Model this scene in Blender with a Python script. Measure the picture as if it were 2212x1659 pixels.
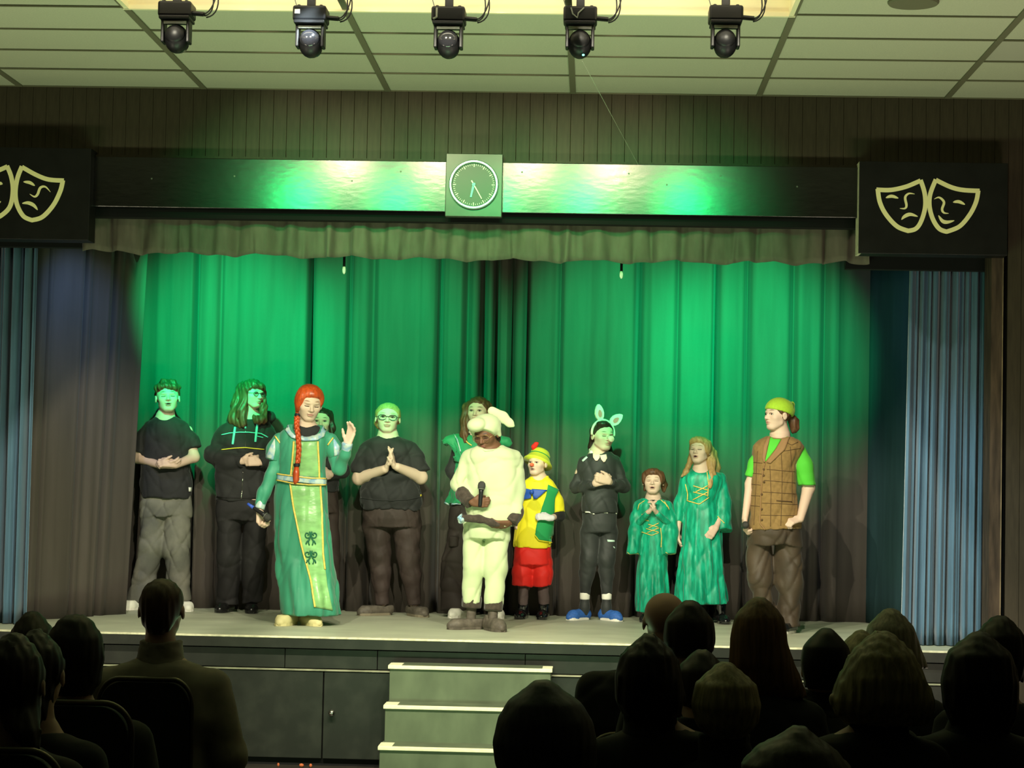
import bpy, bmesh, math, random
import numpy as np
from mathutils import Vector, Matrix
random.seed(7); np.random.seed(7)
for o in list(bpy.data.objects): bpy.data.objects.remove(o)
SC = bpy.context.scene
COL = SC.collection
PI = math.pi
# ------------------------------------------------------------------ camera
HC = 1.85                        # camera height above the hall floor
YAW, PITCH, ROLL, FPX = math.radians(2.2197), math.radians(2.775), math.radians(1.15), 4600.0
def _basis():
    f = np.array([-math.sin(YAW)*math.cos(PITCH), math.cos(YAW)*math.cos(PITCH), math.sin(PITCH)])
    r = np.array([math.cos(YAW), math.sin(YAW), 0.0]); u = np.cross(r, f)
    return f, r*math.cos(ROLL)+u*math.sin(ROLL), -r*math.sin(ROLL)+u*math.cos(ROLL)
CF, CR, CU = _basis()
def ray(px, py): return CF*FPX + CR*(px-1106.0) - CU*(py-829.5)
def atY(px, py, Y):
    r = ray(px, py); p = r*(Y/r[1]); p[2] += HC; return p
def atZ(px, py, z):
    r = ray(px, py); p = r*((z-HC)/r[2]); p[2] += HC; return p
cam_d = bpy.data.cameras.new('camera'); cam = bpy.data.objects.new('camera', cam_d); COL.objects.link(cam)
cam_d.sensor_fit = 'HORIZONTAL'; cam_d.sensor_width = 36.0; cam_d.lens = FPX/2212.0*36.0
cam_d.clip_start = 0.1; cam_d.clip_end = 100
M = Matrix(((CR[0], CU[0], -CF[0], 0), (CR[1], CU[1], -CF[1], 0), (CR[2], CU[2], -CF[2], HC), (0, 0, 0, 1)))
cam.matrix_world = M
SC.camera = cam
# ------------------------------------------------------------------ world, lights, exposure
SC.view_settings.view_transform = 'Standard'; SC.view_settings.look = 'None'
SC.view_settings.gamma = 1.0; SC.view_settings.exposure = 0.0; SC.view_settings.use_curve_mapping = False
wd = bpy.data.worlds.new('world'); SC.world = wd; wd.use_nodes = True
wd.node_tree.nodes['Background'].inputs[0].default_value = (1.0, 0.96, 0.92, 1)
wd.node_tree.nodes['Background'].inputs[1].default_value = 0.006
def spot(name, loc, to, power, color, angle, blend=0.6, radius=0.05):
    d = bpy.data.lights.new(name, 'SPOT'); o = bpy.data.objects.new(name, d); COL.objects.link(o)
    d.energy = power; d.color = color; d.spot_size = math.radians(angle); d.spot_blend = blend; d.shadow_soft_size = radius
    o.location = loc; o.rotation_euler = (Vector(to)-Vector(loc)).to_track_quat('-Z', 'Y').to_euler(); return o
def area(name, loc, to, power, color, sx, sy):
    d = bpy.data.lights.new(name, 'AREA'); o = bpy.data.objects.new(name, d); COL.objects.link(o)
    d.energy = power; d.color = color; d.shape = 'RECTANGLE'; d.size = sx; d.size_y = sy
    o.location = loc; o.rotation_euler = (Vector(to)-Vector(loc)).to_track_quat('-Z', 'Y').to_euler(); return o
WARM = (1.0, 0.94, 0.72); GREEN = (0.0, 1.0, 0.30); COOL = (0.55, 0.85, 1.0)
STAGE = HC-1.004
# white front-of-house spots on the rear lighting bar; an unseen plate added below cuts their upper edge
for x in (-3.4, -2.35, -1.3, -0.25, 0.8, 1.7):
    spot('front_spot', (x, 9.6, HC+3.02), (x*0.95+0.1, 15.0, HC-0.6), 740, WARM, 66, 0.7, 0.014)
# green washes hung behind the valance on the drapes
for x, p in ((-2.86, 1750), (-1.58, 1000), (0.20, 1100), (1.20, 1600)):
    spot('green_wash', (x, 14.45, HC+1.95), (x, 16.8, HC+1.10), p, GREEN, 50, 1.0, 0.04)
# green moving-head light; small white lights added for glints on the beam
MH = ((380, 112), (670, 122), (968, 124), (1252, 124), (1566, 122))
for px, py in MH:
    p = atY(px, py-22, 11.3)
    spot('moving_head_light', (p[0], 11.44, p[2]-0.16), (p[0]*0.92-0.05, 14.0, HC+1.75), 125, (0.0, 1.0, 0.22), 40, 0.8, 0.09)
for x in (-1.95, -1.25, -0.55, 0.1, 0.62):
    spot('beam_glint_light', (x, 11.36, HC+2.55), (x, 13.9, HC+2.02), 120, (1.0, 0.80, 0.52), 34, 0.9, 0.05)
# side wash on the house curtains
spot('side_wash', (-0.6, 11.0, HC+2.62), (2.4, 14.5, HC-0.5), 560, (0.78, 0.95, 1.0), 26, 0.8, 0.05)
spot('side_wash', (-1.4, 11.0, HC+2.62), (-4.15, 14.5, HC-0.3), 420, (0.78, 0.95, 1.0), 22, 0.8, 0.05)
for x, tx, ty, pw in ((-3.3, -3.75, 15.4, 70), (1.75, 2.0, 16.4, 45)):
    spot('blue_wash', (x, 14.45, HC+1.95), (tx, ty, HC+0.95), pw, (0.22, 0.42, 1.0), 58, 1.0, 0.04)
# lamp added to brighten the well; hidden floor lights added as room bounce
area('well_fill', (-0.8, 11.05, HC+2.70), (-0.8, 11.6, HC+2.68), 14, (1.0, 0.9, 0.66), 3.4, 0.06)
area('bounce_fill', (-0.8, 10.4, 0.35), (-0.8, 11.6, 4.0), 105, (0.56, 1.0, 0.48), 2.6, 0.5)
area('bounce_fill', (2.7, 10.2, 0.35), (2.7, 11.4, 4.0), 72, (1.0, 0.86, 0.64), 1.6, 0.5)
area('bounce_fill', (-4.4, 10.2, 0.35), (-4.4, 11.4, 4.0), 58, (1.0, 0.92, 0.64), 1.6, 0.5)
# ------------------------------------------------------------------ helpers
MATS = {}
def lin(c):
    return tuple(((v/255.0)/12.92 if v/255.0 <= .04045 else ((v/255.0+.055)/1.055)**2.4) for v in c)
def mat(name, col, rough=0.7, metal=0.0, spec=0.3, var=0.0, scale=20.0, stretch=(1, 1, 1), bump=0.0, bscale=None, sheen=0.0, attr=None, coat=0.0, col2=None, thresh=None, emit=None, alpha=None, trans=0.0):
    if name in MATS: return MATS[name]
    m = bpy.data.materials.new(name); m.use_nodes = True; nt = m.node_tree; N = nt.nodes; L = nt.links
    b = N['Principled BSDF']
    b.inputs['Base Color'].default_value = (*col, 1); b.inputs['Roughness'].default_value = rough
    b.inputs['Metallic'].default_value = metal; b.inputs['Specular IOR Level'].default_value = spec
    if sheen: b.inputs['Sheen Weight'].default_value = sheen; b.inputs['Sheen Roughness'].default_value = 0.4
    if coat: b.inputs['Coat Weight'].default_value = coat
    if trans: b.inputs['Transmission Weight'].default_value = trans
    if alpha is not None: b.inputs['Alpha'].default_value = alpha
    if emit: b.inputs['Emission Color'].default_value = (*emit[0], 1); b.inputs['Emission Strength'].default_value = emit[1]
    src = None
    if var or col2 or bump:
        tc = N.new('ShaderNodeTexCoord'); mp = N.new('ShaderNodeMapping'); mp.inputs['Scale'].default_value = stretch
        L.new(tc.outputs['Object'], mp.inputs['Vector'])
        nz = N.new('ShaderNodeTexNoise'); nz.inputs['Scale'].default_value = scale; nz.inputs['Detail'].default_value = 4
        L.new(mp.outputs[0], nz.inputs['Vector'])
        if var or col2:
            rp = N.new('ShaderNodeValToRGB')
            lo, hi = thresh if thresh else (0.3, 0.7)
            rp.color_ramp.elements[0].position = lo; rp.color_ramp.elements[1].position = hi
            c1 = [max(0, c*(1-var)) for c in col]; c2 = col2 if col2 else [min(1, c*(1+var)) for c in col]
            rp.color_ramp.elements[0].color = (*c1, 1); rp.color_ramp.elements[1].color = (*c2, 1)
            L.new(nz.outputs['Fac'], rp.inputs[0]); src = rp.outputs[0]
        if bump:
            n2 = nz
            if bscale:
                n2 = N.new('ShaderNodeTexNoise'); n2.inputs['Scale'].default_value = bscale; n2.inputs['Detail'].default_value = 3
                L.new(mp.outputs[0], n2.inputs['Vector'])
            bp = N.new('ShaderNodeBump'); bp.inputs['Strength'].default_value = bump; bp.inputs['Distance'].default_value = 0.01
            L.new(n2.outputs['Fac'], bp.inputs['Height']); L.new(bp.outputs[0], b.inputs['Normal'])
    if attr:
        at = N.new('ShaderNodeAttribute'); at.attribute_name = attr
        if src:
            mx = N.new('ShaderNodeMixRGB'); mx.blend_type = 'MULTIPLY'; mx.inputs[0].default_value = 1
            L.new(at.outputs['Color'], mx.inputs[1]); L.new(src, mx.inputs[2]); src = mx.outputs[0]
        else: src = at.outputs['Color']
    if src: L.new(src, b.inputs['Base Color'])
    MATS[name] = m; return m
def link(name, me, parent=None, loc=None):
    o = bpy.data.objects.new(name, me); COL.objects.link(o)
    if parent is not None: o.parent = parent
    if loc is not None: o.location = loc
    return o
def tag(o, label=None, cat=None, group=None, kind=None):
    if label: o['label'] = label
    if cat: o['category'] = cat
    if group: o['group'] = group
    if kind: o['kind'] = kind
    return o
def thing(name, loc, label, cat, group=None):
    o = bpy.data.objects.new(name, None); o.empty_display_size = 0.1; COL.objects.link(o); o.location = loc
    return tag(o, label, cat, group)
class MB:
    """collects shapes (world coordinates) into one mesh"""
    def __init__(s): s.v = []; s.f = []
    def add(s, vs, fs):
        n = len(s.v); s.v += [tuple(map(float, v)) for v in vs]; s.f += [tuple(i+n for i in f) for f in fs]; return s
    def box(s, x0, x1, y0, y1, z0, z1, bev=0.0):
        if bev <= 0:
            vs = [(x, y, z) for z in (z0, z1) for y in (y0, y1) for x in (x0, x1)]
            return s.add(vs, [(0, 2, 3, 1), (4, 5, 7, 6), (0, 1, 5, 4), (2, 6, 7, 3), (0, 4, 6, 2), (1, 3, 7, 5)])
        bm = bmesh.new(); bmesh.ops.create_cube(bm, size=1.0)
        for v in bm.verts: v.co = ((x0+x1)/2+v.co.x*(x1-x0), (y0+y1)/2+v.co.y*(y1-y0), (z0+z1)/2+v.co.z*(z1-z0))
        bmesh.ops.bevel(bm, geom=bm.edges[:], offset=bev, segments=2, affect='EDGES', profile=0.5)
        bm.verts.index_update(); s.add([v.co for v in bm.verts], [[v.index for v in f.verts] for f in bm.faces]); bm.free(); return s
    def tube(s, pts, rad, n=8, cap=True, flat=1.0):
        pts = [np.array(p, float) for p in pts]; m = len(pts)
        rads = rad if hasattr(rad, '__len__') else [rad]*m
        rings = []; up0 = None
        for i in range(m):
            t = pts[min(i+1, m-1)]-pts[max(i-1, 0)]; t = t/(np.linalg.norm(t)+1e-9)
            if up0 is None:
                a = np.array([0, 0, 1.0]) if abs(t[2]) < .9 else np.array([0, 1.0, 0])
            else: a = up0
            u = a-t*(a@t); u /= (np.linalg.norm(u)+1e-9); up0 = u; w = np.cross(t, u)
            rings.append([pts[i]+rads[i]*(math.cos(2*PI*k/n)*w+flat*math.sin(2*PI*k/n)*u) for k in range(n)])
        vs = [v for r in rings for v in r]; fs = []
        for i in range(m-1):
            for k in range(n):
                a, b = i*n+k, i*n+(k+1) % n; fs.append((a, b, b+n, a+n))
        if cap: fs.append(tuple(range(n))[::-1]); fs.append(tuple((m-1)*n+k for k in range(n)))
        return s.add(vs, fs)
    def lathe(s, c, prof, n=20, axis='z', M3=None):
        """prof: list of (r, h) along the axis"""
        vs = []; fs = []; m = len(prof)
        for r, h in prof:
            for k in range(n):
                a = 2*PI*k/n; x, y, z = r*math.cos(a), r*math.sin(a), h
                if axis == 'y': x, y, z = x, h, y
                elif axis == 'x': x, y, z = h, x, y
                p = np.array([x, y, z])
                if M3 is not None: p = M3 @ p
                vs.append(np.array(c)+p)
        for i in range(m-1):
            for k in range(n):
                a, b = i*n+k, i*n+(k+1) % n; fs.append((a, b, b+n, a+n))
        fs.append(tuple(range(n))[::-1]); fs.append(tuple((m-1)*n+k for k in range(n)))
        if axis == 'y': fs = [f[::-1] for f in fs]
        return s.add(vs, fs)
    def ell(s, c, r, n=12, m=8, M3=None):
        vs = []; fs = []
        for i in range(m+1):
            t = PI*i/m
            for k in range(n):
                a = 2*PI*k/n; p = np.array([r[0]*math.sin(t)*math.cos(a), r[1]*math.sin(t)*math.sin(a), r[2]*math.cos(t)])
                if M3 is not None: p = M3 @ p
                vs.append(np.array(c)+p)
        for i in range(m):
            for k in range(n):
                a, b = i*n+k, i*n+(k+1) % n; fs.append((a, a+n, b+n, b))
        return s.add(vs, fs)
    def slab(s, poly, y0, y1):
        """polygon in (x,z), counter-clockwise from the front, extruded y0..y1"""
        n = len(poly); vs = [(x, y0, z) for x, z in poly]+[(x, y1, z) for x, z in poly]
        return s.add(vs, [tuple(range(n)), tuple(range(2*n-1, n-1, -1))]+[(i, i+n, (i+1) % n+n, (i+1) % n) for i in range(n)])
    def build(s, name, m, parent=None, origin=None, smooth=False):
        me = bpy.data.meshes.new(name)
        off = np.array(origin if origin is not None else ((0, 0, 0) if parent is None else tuple(world_loc(parent))), float)
        me.from_pydata([tuple(np.array(v)-off) for v in s.v], [], s.f); me.update()
        bm = bmesh.new(); bm.from_mesh(me); bmesh.ops.remove_doubles(bm, verts=bm.verts, dist=1e-6); bmesh.ops.recalc_face_normals(bm, faces=bm.faces); bm.to_mesh(me); bm.free()
        if smooth: me.shade_smooth()
        if m: me.materials.append(m)
        o = link(name, me, parent)
        if parent is None: o.location = tuple(off)
        return o
def world_loc(o):
    l = Vector(o.location); p = o.parent
    while p is not None: l = l+Vector(p.location); p = p.parent
    return l
# ------------------------------------------------------------------ materials of the hall
m_tile = mat('ceiling_tile', lin((184, 182, 160)), .9, var=.05, scale=90, bump=.25, bscale=160)
m_tee = mat('tee_bar_paint', lin((108, 104, 84)), .6)
m_plank = mat('dark_plank', lin((62, 54, 42)), .55, var=.18, scale=9, stretch=(6, 6, .7), spec=.25)
m_gloss = mat('black_gloss_paint', (.003, .003, .0028), .23, var=.5, scale=14, bump=.06, bscale=26, stretch=(.6, 1, 1.4), spec=.6)
m_black = mat('black_paint', (.005, .005, .0045), .5, var=.4, scale=10, bump=.05)
m_yellow = mat('yellow_paint', lin((255, 244, 182)), .5)
m_stage = mat('stage_floor', lin((176, 180, 156)), .5, var=.14, scale=2.2, stretch=(1, 1.3, 1), bump=.08, bscale=40)
m_edge = mat('worn_and_lit_edge_paint', lin((210, 205, 175)), .5, var=.25, scale=25)
m_fascia = mat('fascia_black', (.013, .014, .011), .45, col2=(.028, .030, .023), scale=7, thresh=(.45, .85), bump=.05)
m_stair = mat('stair_grey', lin((86, 96, 74)), .5, var=.22, scale=6, stretch=(1, 1, .5), bump=.06, bscale=22)
m_stairedge = mat('stair_edge', lin((228, 226, 190)), .5, var=.12, scale=30)
m_hall = mat('hall_floor', (.03, .026, .02), .6, var=.3, scale=4)
m_wallpaint = mat('wall_paint', lin((88, 78, 60)), .8, var=.05)
m_cream = mat('cream_paint', lin((240, 228, 190)), .8)
m_velvet = mat('blue_velvet', lin((84, 112, 134)), .75, var=.15, scale=5, stretch=(8, 8, .6), sheen=.4, spec=.15)
m_drape = mat('black_drape', lin((78, 72, 66)), .85, var=.08, scale=3, stretch=(5, 5, .5), spec=.12, sheen=.1, bump=.05, bscale=60)
m_val = mat('brown_valance', lin((98, 92, 80)), .7, var=.15, scale=6, stretch=(3, 3, 1), spec=.2, sheen=.15)
m_dark = mat('dark_void', (.004, .004, .004), .9)
m_plastic = mat('black_plastic', (.004, .004, .0045), .42, spec=.22, var=.2, scale=12)
m_greyplastic = mat('grey_plastic', lin((96, 100, 88)), .4)
m_lens = mat('lens_glass', (.01, .01, .012), .12, spec=.4)
m_chrome = mat('chrome', (.75, .74, .68), .15, 1.0)
m_cable = mat('cable_rubber', (.01, .01, .01), .5)
m_board = mat('raw_board', lin((70, 56, 44)), .7, var=.5, scale=5, stretch=(6, 6, .8), bump=.1)
m_white = mat('white_plastic', lin((235, 235, 220)), .4)
# ------------------------------------------------------------------ room shell
def struct(mb, name, m, **k):
    o = mb.build(name, m, **k); o['kind'] = 'structure'; return o
struct(MB().box(-7, 5, 9.9, 14.1, -.1, 0), 'floor', m_hall)
FLA = .18
struct(MB().box(-7, 5, -3, 9.9, -.1, FLA), 'floor_raised', m_hall)
ZC = HC+2.61
YW = 14.0
wall = struct(MB().box(-7, 5, YW+.03, YW+.12, HC+2.16, ZC+.5), 'wall_back', m_wallpaint)
struct(MB().box(-7.1, -7, -3, 17.5, -.1, ZC+.6), 'wall_left', m_wallpaint)
struct(MB().box(5, 5.1, -3, 17.5, -.1, ZC+.6), 'wall_right', m_wallpaint)
struct(MB().box(-7, 5, 17.4, 17.5, -.1, ZC+.6), 'wall_stage', m_black)
struct(MB().box(2.70, 5, YW+.10, YW+.16, 0, HC+1.86), 'wall_front', m_wallpaint)
struct(MB().box(-7, -4.45, YW+.10, YW+.16, 0, HC+1.86), 'wall_side', m_wallpaint)
# planks: one mesh shared per length
def plank(z0, z1):
    mb = MB().box(-.0443, .0443, -.02, .01, z0, z1)
    me_o = mb.build('plank', m_plank); me = me_o.data; bpy.data.objects.remove(me_o)
    bm = bmesh.new(); bm.from_mesh(me); bmesh.ops.bevel(bm, geom=[e for e in bm.edges if abs((e.verts[0].co-e.verts[1].co).z) > .3 and e.verts[0].co.y < 0], offset=.0022, segments=1, affect='EDGES'); bm.to_mesh(me); bm.free()
    return me
me_s, me_l = plank(HC+1.84, ZC+.01), plank(0.0, ZC+.01)
PW = .0898
i = 0; x = 2.685-PW*84
while x < 3.7:
    me = me_l if x > 2.64 else me_s
    o = bpy.data.objects.new('plank', me); COL.objects.link(o); o.parent = wall; o.location = (x+PW/2, YW, 0); x += PW
# ceiling: tiles in a metal grid with a raised well
ceil = struct(MB().box(-7, 5, -3, 9.0, ZC, ZC+.1), 'ceiling', m_tile)
gx = [-6.34, -5.11, -3.87, -2.634, -1.405, -.177, 1.05, 2.28, 3.51]; gy = [13.98-.6*k for k in range(9)]
tme = MB().box(-.61, .61, -.295, .295, 0, .02, .003).build('ceiling_tile', m_tile); tdata = tme.data; bpy.data.objects.remove(tme)
m_tile2 = mat('pale_lens_tile', lin((180, 176, 160)), .5)
t2 = tdata.copy(); t2.materials.clear(); t2.materials.append(m_tile2)
for a in range(len(gx)-1):
    for b in range(len(gy)-1):
        if 3 <= a <= 5 and b >= 4: continue
        o = bpy.data.objects.new('ceiling_tile', t2 if (a == 7 and b == 2) else tdata); COL.objects.link(o); o.parent = ceil
        o.location = ((gx[a]+gx[a+1])/2, (gy[b]+gy[b+1])/2, ZC+.004+random.uniform(0, .003))
for gxx in gx:
    MB().box(gxx-.019, gxx+.019, gy[-1], 14.0, ZC-.004, ZC+.006).build('tee_bar', m_tee, ceil)
for b, gyy in enumerate(gy):
    for a in range(len(gx)-1):
        if 3 <= a <= 5 and b > 4: continue
        MB().box(gx[a]+.02, gx[a+1]-.02, gyy-.008, gyy+.008, ZC-.003, ZC+.004).build('cross_bar', m_tee, ceil)
# well
wx0, wx1, wy0, wy1 = gx[3]+.02, gx[6]-.02, 9.05, gy[4]-.008
w = MB(); w.box(wx0-.03, wx1+.03, wy1, wy1+.03, ZC, ZC+.5); w.box(wx0-.03, wx1+.03, wy0-.03, wy0, ZC, ZC+.5)
w.box(wx0-.03, wx0, wy0, wy1, ZC, ZC+.5); w.box(wx1, wx1+.03, wy0, wy1, ZC, ZC+.5); w.box(wx0-.03, wx1+.03, wy0-.03, wy1+.03, ZC+.5, ZC+.54)
w.build('ceiling_well', m_cream, ceil)
t = MB(); t.box(wx0-.03, wx1+.03, wy1-.008, wy1+.02, ZC-.012, ZC+.012); t.box(wx1-.006, wx1+.02, wy0, wy1, ZC-.012, ZC+.03); t.box(wx0-.02, wx0+.006, wy0, wy1, ZC-.012, ZC+.012)
t.build('well_trim', m_cream, ceil)
MB().box(-7, 5, 14.1, 17.4, ZC+.2, ZC+.3).build('stage_ceiling', m_black, ceil)
# round ceiling vent
p = atZ(1973, 5, ZC)
v = thing('ceiling_speaker', (p[0], p[1], ZC), 'round grey flush speaker grille in the ceiling tile at the upper right', 'speaker')
MB().lathe((p[0], p[1], ZC-.012), [(.105, .0), (.128, 0), (.135, .008), (.135, .016), (.105, .016)], 32).build('rim', m_tee, v, smooth=False)
MB().lathe((p[0], p[1], ZC-.004), [(.0, .0), (.106, 0), (.106, .006), (0, .006)], 32).build('grille', mat('grille_grey', lin((128, 132, 122)), .6), v)
# ------------------------------------------------------------------ proscenium: beam, boards, clock, valance
def pxbox(x0, y0, x1, y1, Y):
    a = atY(x0, y0, Y); b = atY(x1, y1, Y); return a[0], b[0], b[2], a[2]
b0, b1 = -3.5, 1.76
beam = thing('stage_beam', ((b0+b1)/2, 13.95, HC+1.81), 'long glossy black beam across the top of the stage opening', 'beam')
MB().box(b0, b1, 13.90, 14.02, HC+1.800, HC+2.132, .004).build('front_board', m_gloss, beam)
MB().box(b0, b1, 13.93, 14.02, HC+2.132, HC+2.15).build('top_board', m_plank, beam)
MB().box(b0, b1, 14.0, 14.10, HC+1.745, HC+1.80).build('lower_batten', m_dark, beam)
for sx in (-2.95, -2.4, -1.62, -1.3, -.5, .2, .45, .8, 1.3):
    MB().lathe((sx, 13.897, HC+2.03+.04*math.sin(sx*9)), [(.006, 0), (.006, .004)], 8, 'y').build('screw', m_greyplastic, beam)
def crescent(ctrl, w):
    """thick curved stroke from 3+ points, tapered at both ends; returns polygon"""
    P = [np.array(c, float) for c in ctrl]; pts = []
    n = len(P)
    for i in range(n-1):
        p0, p1, p2, p3 = P[max(i-1, 0)], P[i], P[i+1], P[min(i+2, n-1)]
        for t in np.linspace(0, 1, 7)[:-1]:
            pts.append(.5*((2*p1)+(-p0+p2)*t+(2*p0-5*p1+4*p2-p3)*t*t+(-p0+3*p1-3*p2+p3)*t**3))
    pts.append(P[-1]); m = len(pts); L = []; R = []
    for i in range(m):
        t = pts[min(i+1, m-1)]-pts[max(i-1, 0)]; t /= np.linalg.norm(t)+1e-9; nrm = np.array([-t[1], t[0]])
        s = i/(m-1); ww = w(s) if callable(w) else w
        L.append(pts[i]+nrm*ww/2); R.append(pts[i]-nrm*ww/2)
    return L, R
def ribbon(mb, ctrl, w, Y, th=.006, closed=False):
    L, R = crescent(ctrl, w); m = len(L); vs = []; fs = []
    for i in range(m):
        a = atY(L[i][0], L[i][1], Y); b = atY(R[i][0], R[i][1], Y)
        vs += [a, b, a+np.array([0, th, 0]), b+np.array([0, th, 0])]
    for i in range(m-1):
        q = 4*i; fs += [(q, q+1, q+5, q+4), (q+2, q+6, q+7, q+3), (q, q+4, q+6, q+2), (q+1, q+3, q+7, q+5)]
    fs += [(0, 2, 3, 1), (4*m-4, 4*m-3, 4*m-1, 4*m-2)]
    return mb.add(vs, fs)
tap = lambda k: (lambda s: k*(math.sin(PI*min(max(s, .03), .97))**.7))
def mask_sign(x0, y0, x1, y1, label, dx, sgn, happy_left):
    Y = 13.80
    ax, bx, za, zb = pxbox(x0, y0, x1, y1, Y)
    if dx is not None: ax, bx = dx
    s = thing('mask_board', ((ax+bx)/2, Y+.1, za), label, 'sign')
    MB().box(ax, bx, Y, Y+.018, za, zb, .003).build('face_panel', m_black, s)
    for q in (ax, bx-.018): MB().box(q, q+.018, Y+.018, 13.975, za, zb).build('side_panel', m_edge if q == ax else m_black, s)  # left side painted pale so it looks lit
    MB().box(ax+.018, bx-.018, Y+.018, 13.975, za, za+.018).build('bottom_panel', m_black, s)
    return s, Y-.004
def mask_outline(s, Y, pts, name, extra):
    mb = MB(); segs = pts
    for i_, sg in enumerate(segs): ribbon(mb, sg, 9.5, Y-.0015*i_)
    o = mb.build(name, m_yellow, s)
    for nm, ctrl, w in extra:
        e = MB(); ribbon(e, ctrl, tap(w), Y); e.build(nm, m_yellow, o)
C6 = lambda x, y: (1472+x/2.962, 180+y/2.962)
C4 = lambda x, y: (x/2.962, 180+y/2.962)
c = lambda f, *pp: [f(*q) for q in pp]
sR, yR = mask_sign(1857, 348, 2176, 552, 'black board with a pair of yellow theatre masks at the far right of the beam', None, 1, 0)
mask_outline(sR, yR, [c(C6, (1248, 680), (1340, 682), (1440, 660), (1530, 622)), c(C6, (1530, 618), (1556, 700), (1560, 790), (1535, 880), (1500, 930), (1450, 944)), c(C6, (1455, 945), (1380, 915), (1310, 840), (1270, 760), (1256, 675))], 'sad_mask',
    [('eye', c(C6, (1308, 732), (1345, 722), (1388, 735)), 7), ('nose', c(C6, (1492, 708), (1455, 705), (1432, 730), (1440, 780), (1430, 800), (1398, 800)), 5.5), ('mouth', c(C6, (1408, 872), (1430, 850), (1465, 838), (1512, 852)), 8)])
mask_outline(sR, yR, [c(C6, (1628, 618), (1720, 662), (1800, 682), (1908, 688)), c(C6, (1900, 685), (1885, 760), (1845, 840), (1780, 915), (1695, 950)), c(C6, (1700, 950), (1650, 930), (1610, 870), (1588, 790), (1592, 710), (1628, 615))], 'happy_mask',
    [('eye', c(C6, (1738, 760), (1775, 757), (1814, 775)), 7), ('nose', c(C6, (1618, 740), (1650, 730), (1680, 760), (1668, 805), (1680, 828), (1710, 832)), 5.5), ('mouth', c(C6, (1645, 845), (1670, 880), (1700, 888), (1746, 878)), 8)])
aR, bR = sR.location.x-.48, sR.location.x+.48
wR = bpy.data.objects['face_panel'].dimensions.x if 'face_panel' in bpy.data.objects else .96
axL = atY(194, 420, 13.80)[0]
sL, yL = mask_sign(-130, 316, 194, 519, 'black board with yellow theatre masks cut off by the photo edge at far left', (axL-.96, axL), 1, 0)
mask_outline(sL, yL, [c(C4, (140, 535), (230, 585), (310, 615), (408, 622)), c(C4, (402, 620), (385, 690), (340, 780), (270, 855), (200, 876)), c(C4, (205, 876), (150, 850), (110, 780), (98, 700), (110, 610), (140, 530))], 'sad_mask',
    [('eye', c(C4, (150, 630), (190, 635), (222, 655)), 7), ('nose', c(C4, (322, 695), (290, 662), (258, 668), (240, 710), (220, 725), (190, 708)), 5.5), ('mouth', c(C4, (142, 768), (180, 765), (215, 780), (240, 810)), 8)])
mask_outline(sL, yL, [c(C4, (-250, 590), (-150, 600), (-50, 572), (48, 532)), c(C4, (44, 528), (72, 600), (82, 690), (62, 790), (0, 850), (-60, 870)), c(C4, (-55, 870), (-140, 840), (-210, 740), (-245, 590))], 'happy_mask',
    [('eye', c(C4, (-180, 640), (-140, 630), (-105, 650)), 7), ('eye', c(C4, (-20, 650), (0, 640), (15, 645)), 7), ('mouth', c(C4, (-110, 780), (-60, 800), (5, 755)), 8)])
# wall clock
cc = atY(1023.5, 399, 13.82)
ck = thing('wall_clock', (cc[0], 13.86, cc[2]-.2), 'round wall clock on a square board at the centre of the black beam', 'clock')
m_ckboard = mat('clock_board', lin((64, 66, 58)), .3, var=.25, scale=8, bump=.05)
MB().box(cc[0]-.186, cc[0]+.186, 13.83, 13.90, cc[2]-.208, cc[2]+.206, .004).build('back_board', m_ckboard, ck)
R_ = .163
MB().lathe((cc[0], 13.81, cc[2]), [(R_, .02), (R_, -.005), (R_-.006, -.014), (R_-.016, -.014), (R_-.022, -.004), (R_-.022, .02)], 48, 'y').build('rim', mat('clock_rim', lin((170, 190, 180)), .25, .6), ck, smooth=False)
MB().lathe((cc[0], 13.822, cc[2]), [(0, 0), (R_-.018, 0), (R_-.018, .008), (0, .008)], 48, 'y').build('dial', mat('clock_dial', lin((58, 62, 54)), .35), ck)
m_mark = mat('clock_mark', lin((235, 235, 215)), .4)
tk = MB()
for k in range(60):
    a = 2*PI*k/60; big = k % 5 == 0
    r0, r1, hw = (R_-.046, R_-.026, .0028) if big else (R_-.038, R_-.027, .0016)
    d = np.array([math.sin(a), 0, math.cos(a)]); n = np.array([math.cos(a), 0, -math.sin(a)])
    o = np.array([cc[0], 13.818, cc[2]])
    q = [o+d*r0-n*hw, o+d*r0+n*hw, o+d*r1+n*hw, o+d*r1-n*hw]
    tk.add(q+[v+np.array([0, .004, 0]) for v in q], [(0, 1, 2, 3), (7, 6, 5, 4), (0, 4, 5, 1), (1, 5, 6, 2), (2, 6, 7, 3), (3, 7, 4, 0)])
o = tk.build('minute_marks', m_mark, ck); o['kind'] = 'stuff'
def hand(name, ang, l0, l1, w, yy, m):
    a = math.radians(ang); d = np.array([math.sin(a), 0, math.cos(a)]); n = np.array([math.cos(a), 0, -math.sin(a)]); o = np.array([cc[0], yy, cc[2]])
    q = [o-d*l0-n*w, o-d*l0+n*w, o+d*l1+n*w*.7, o+d*l1-n*w*.7]
    MB().add(q+[v+np.array([0, .003, 0]) for v in q], [(0, 1, 2, 3), (7, 6, 5, 4), (0, 4, 5, 1), (1, 5, 6, 2), (2, 6, 7, 3), (3, 7, 4, 0)]).build(name, m, ck)
hand('hour_hand', 192, .012, .085, .008, 13.812, mat('clock_hand', lin((120, 220, 200)), .4))
hand('minute_hand', 150, .03, .108, .0042, 13.806, m_mark)
MB().lathe((cc[0], 13.803, cc[2]), [(.0, 0), (.011, 0), (.011, .01), (0, .01)], 16, 'y').build('hub', MATS['clock_hand'], ck)
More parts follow.
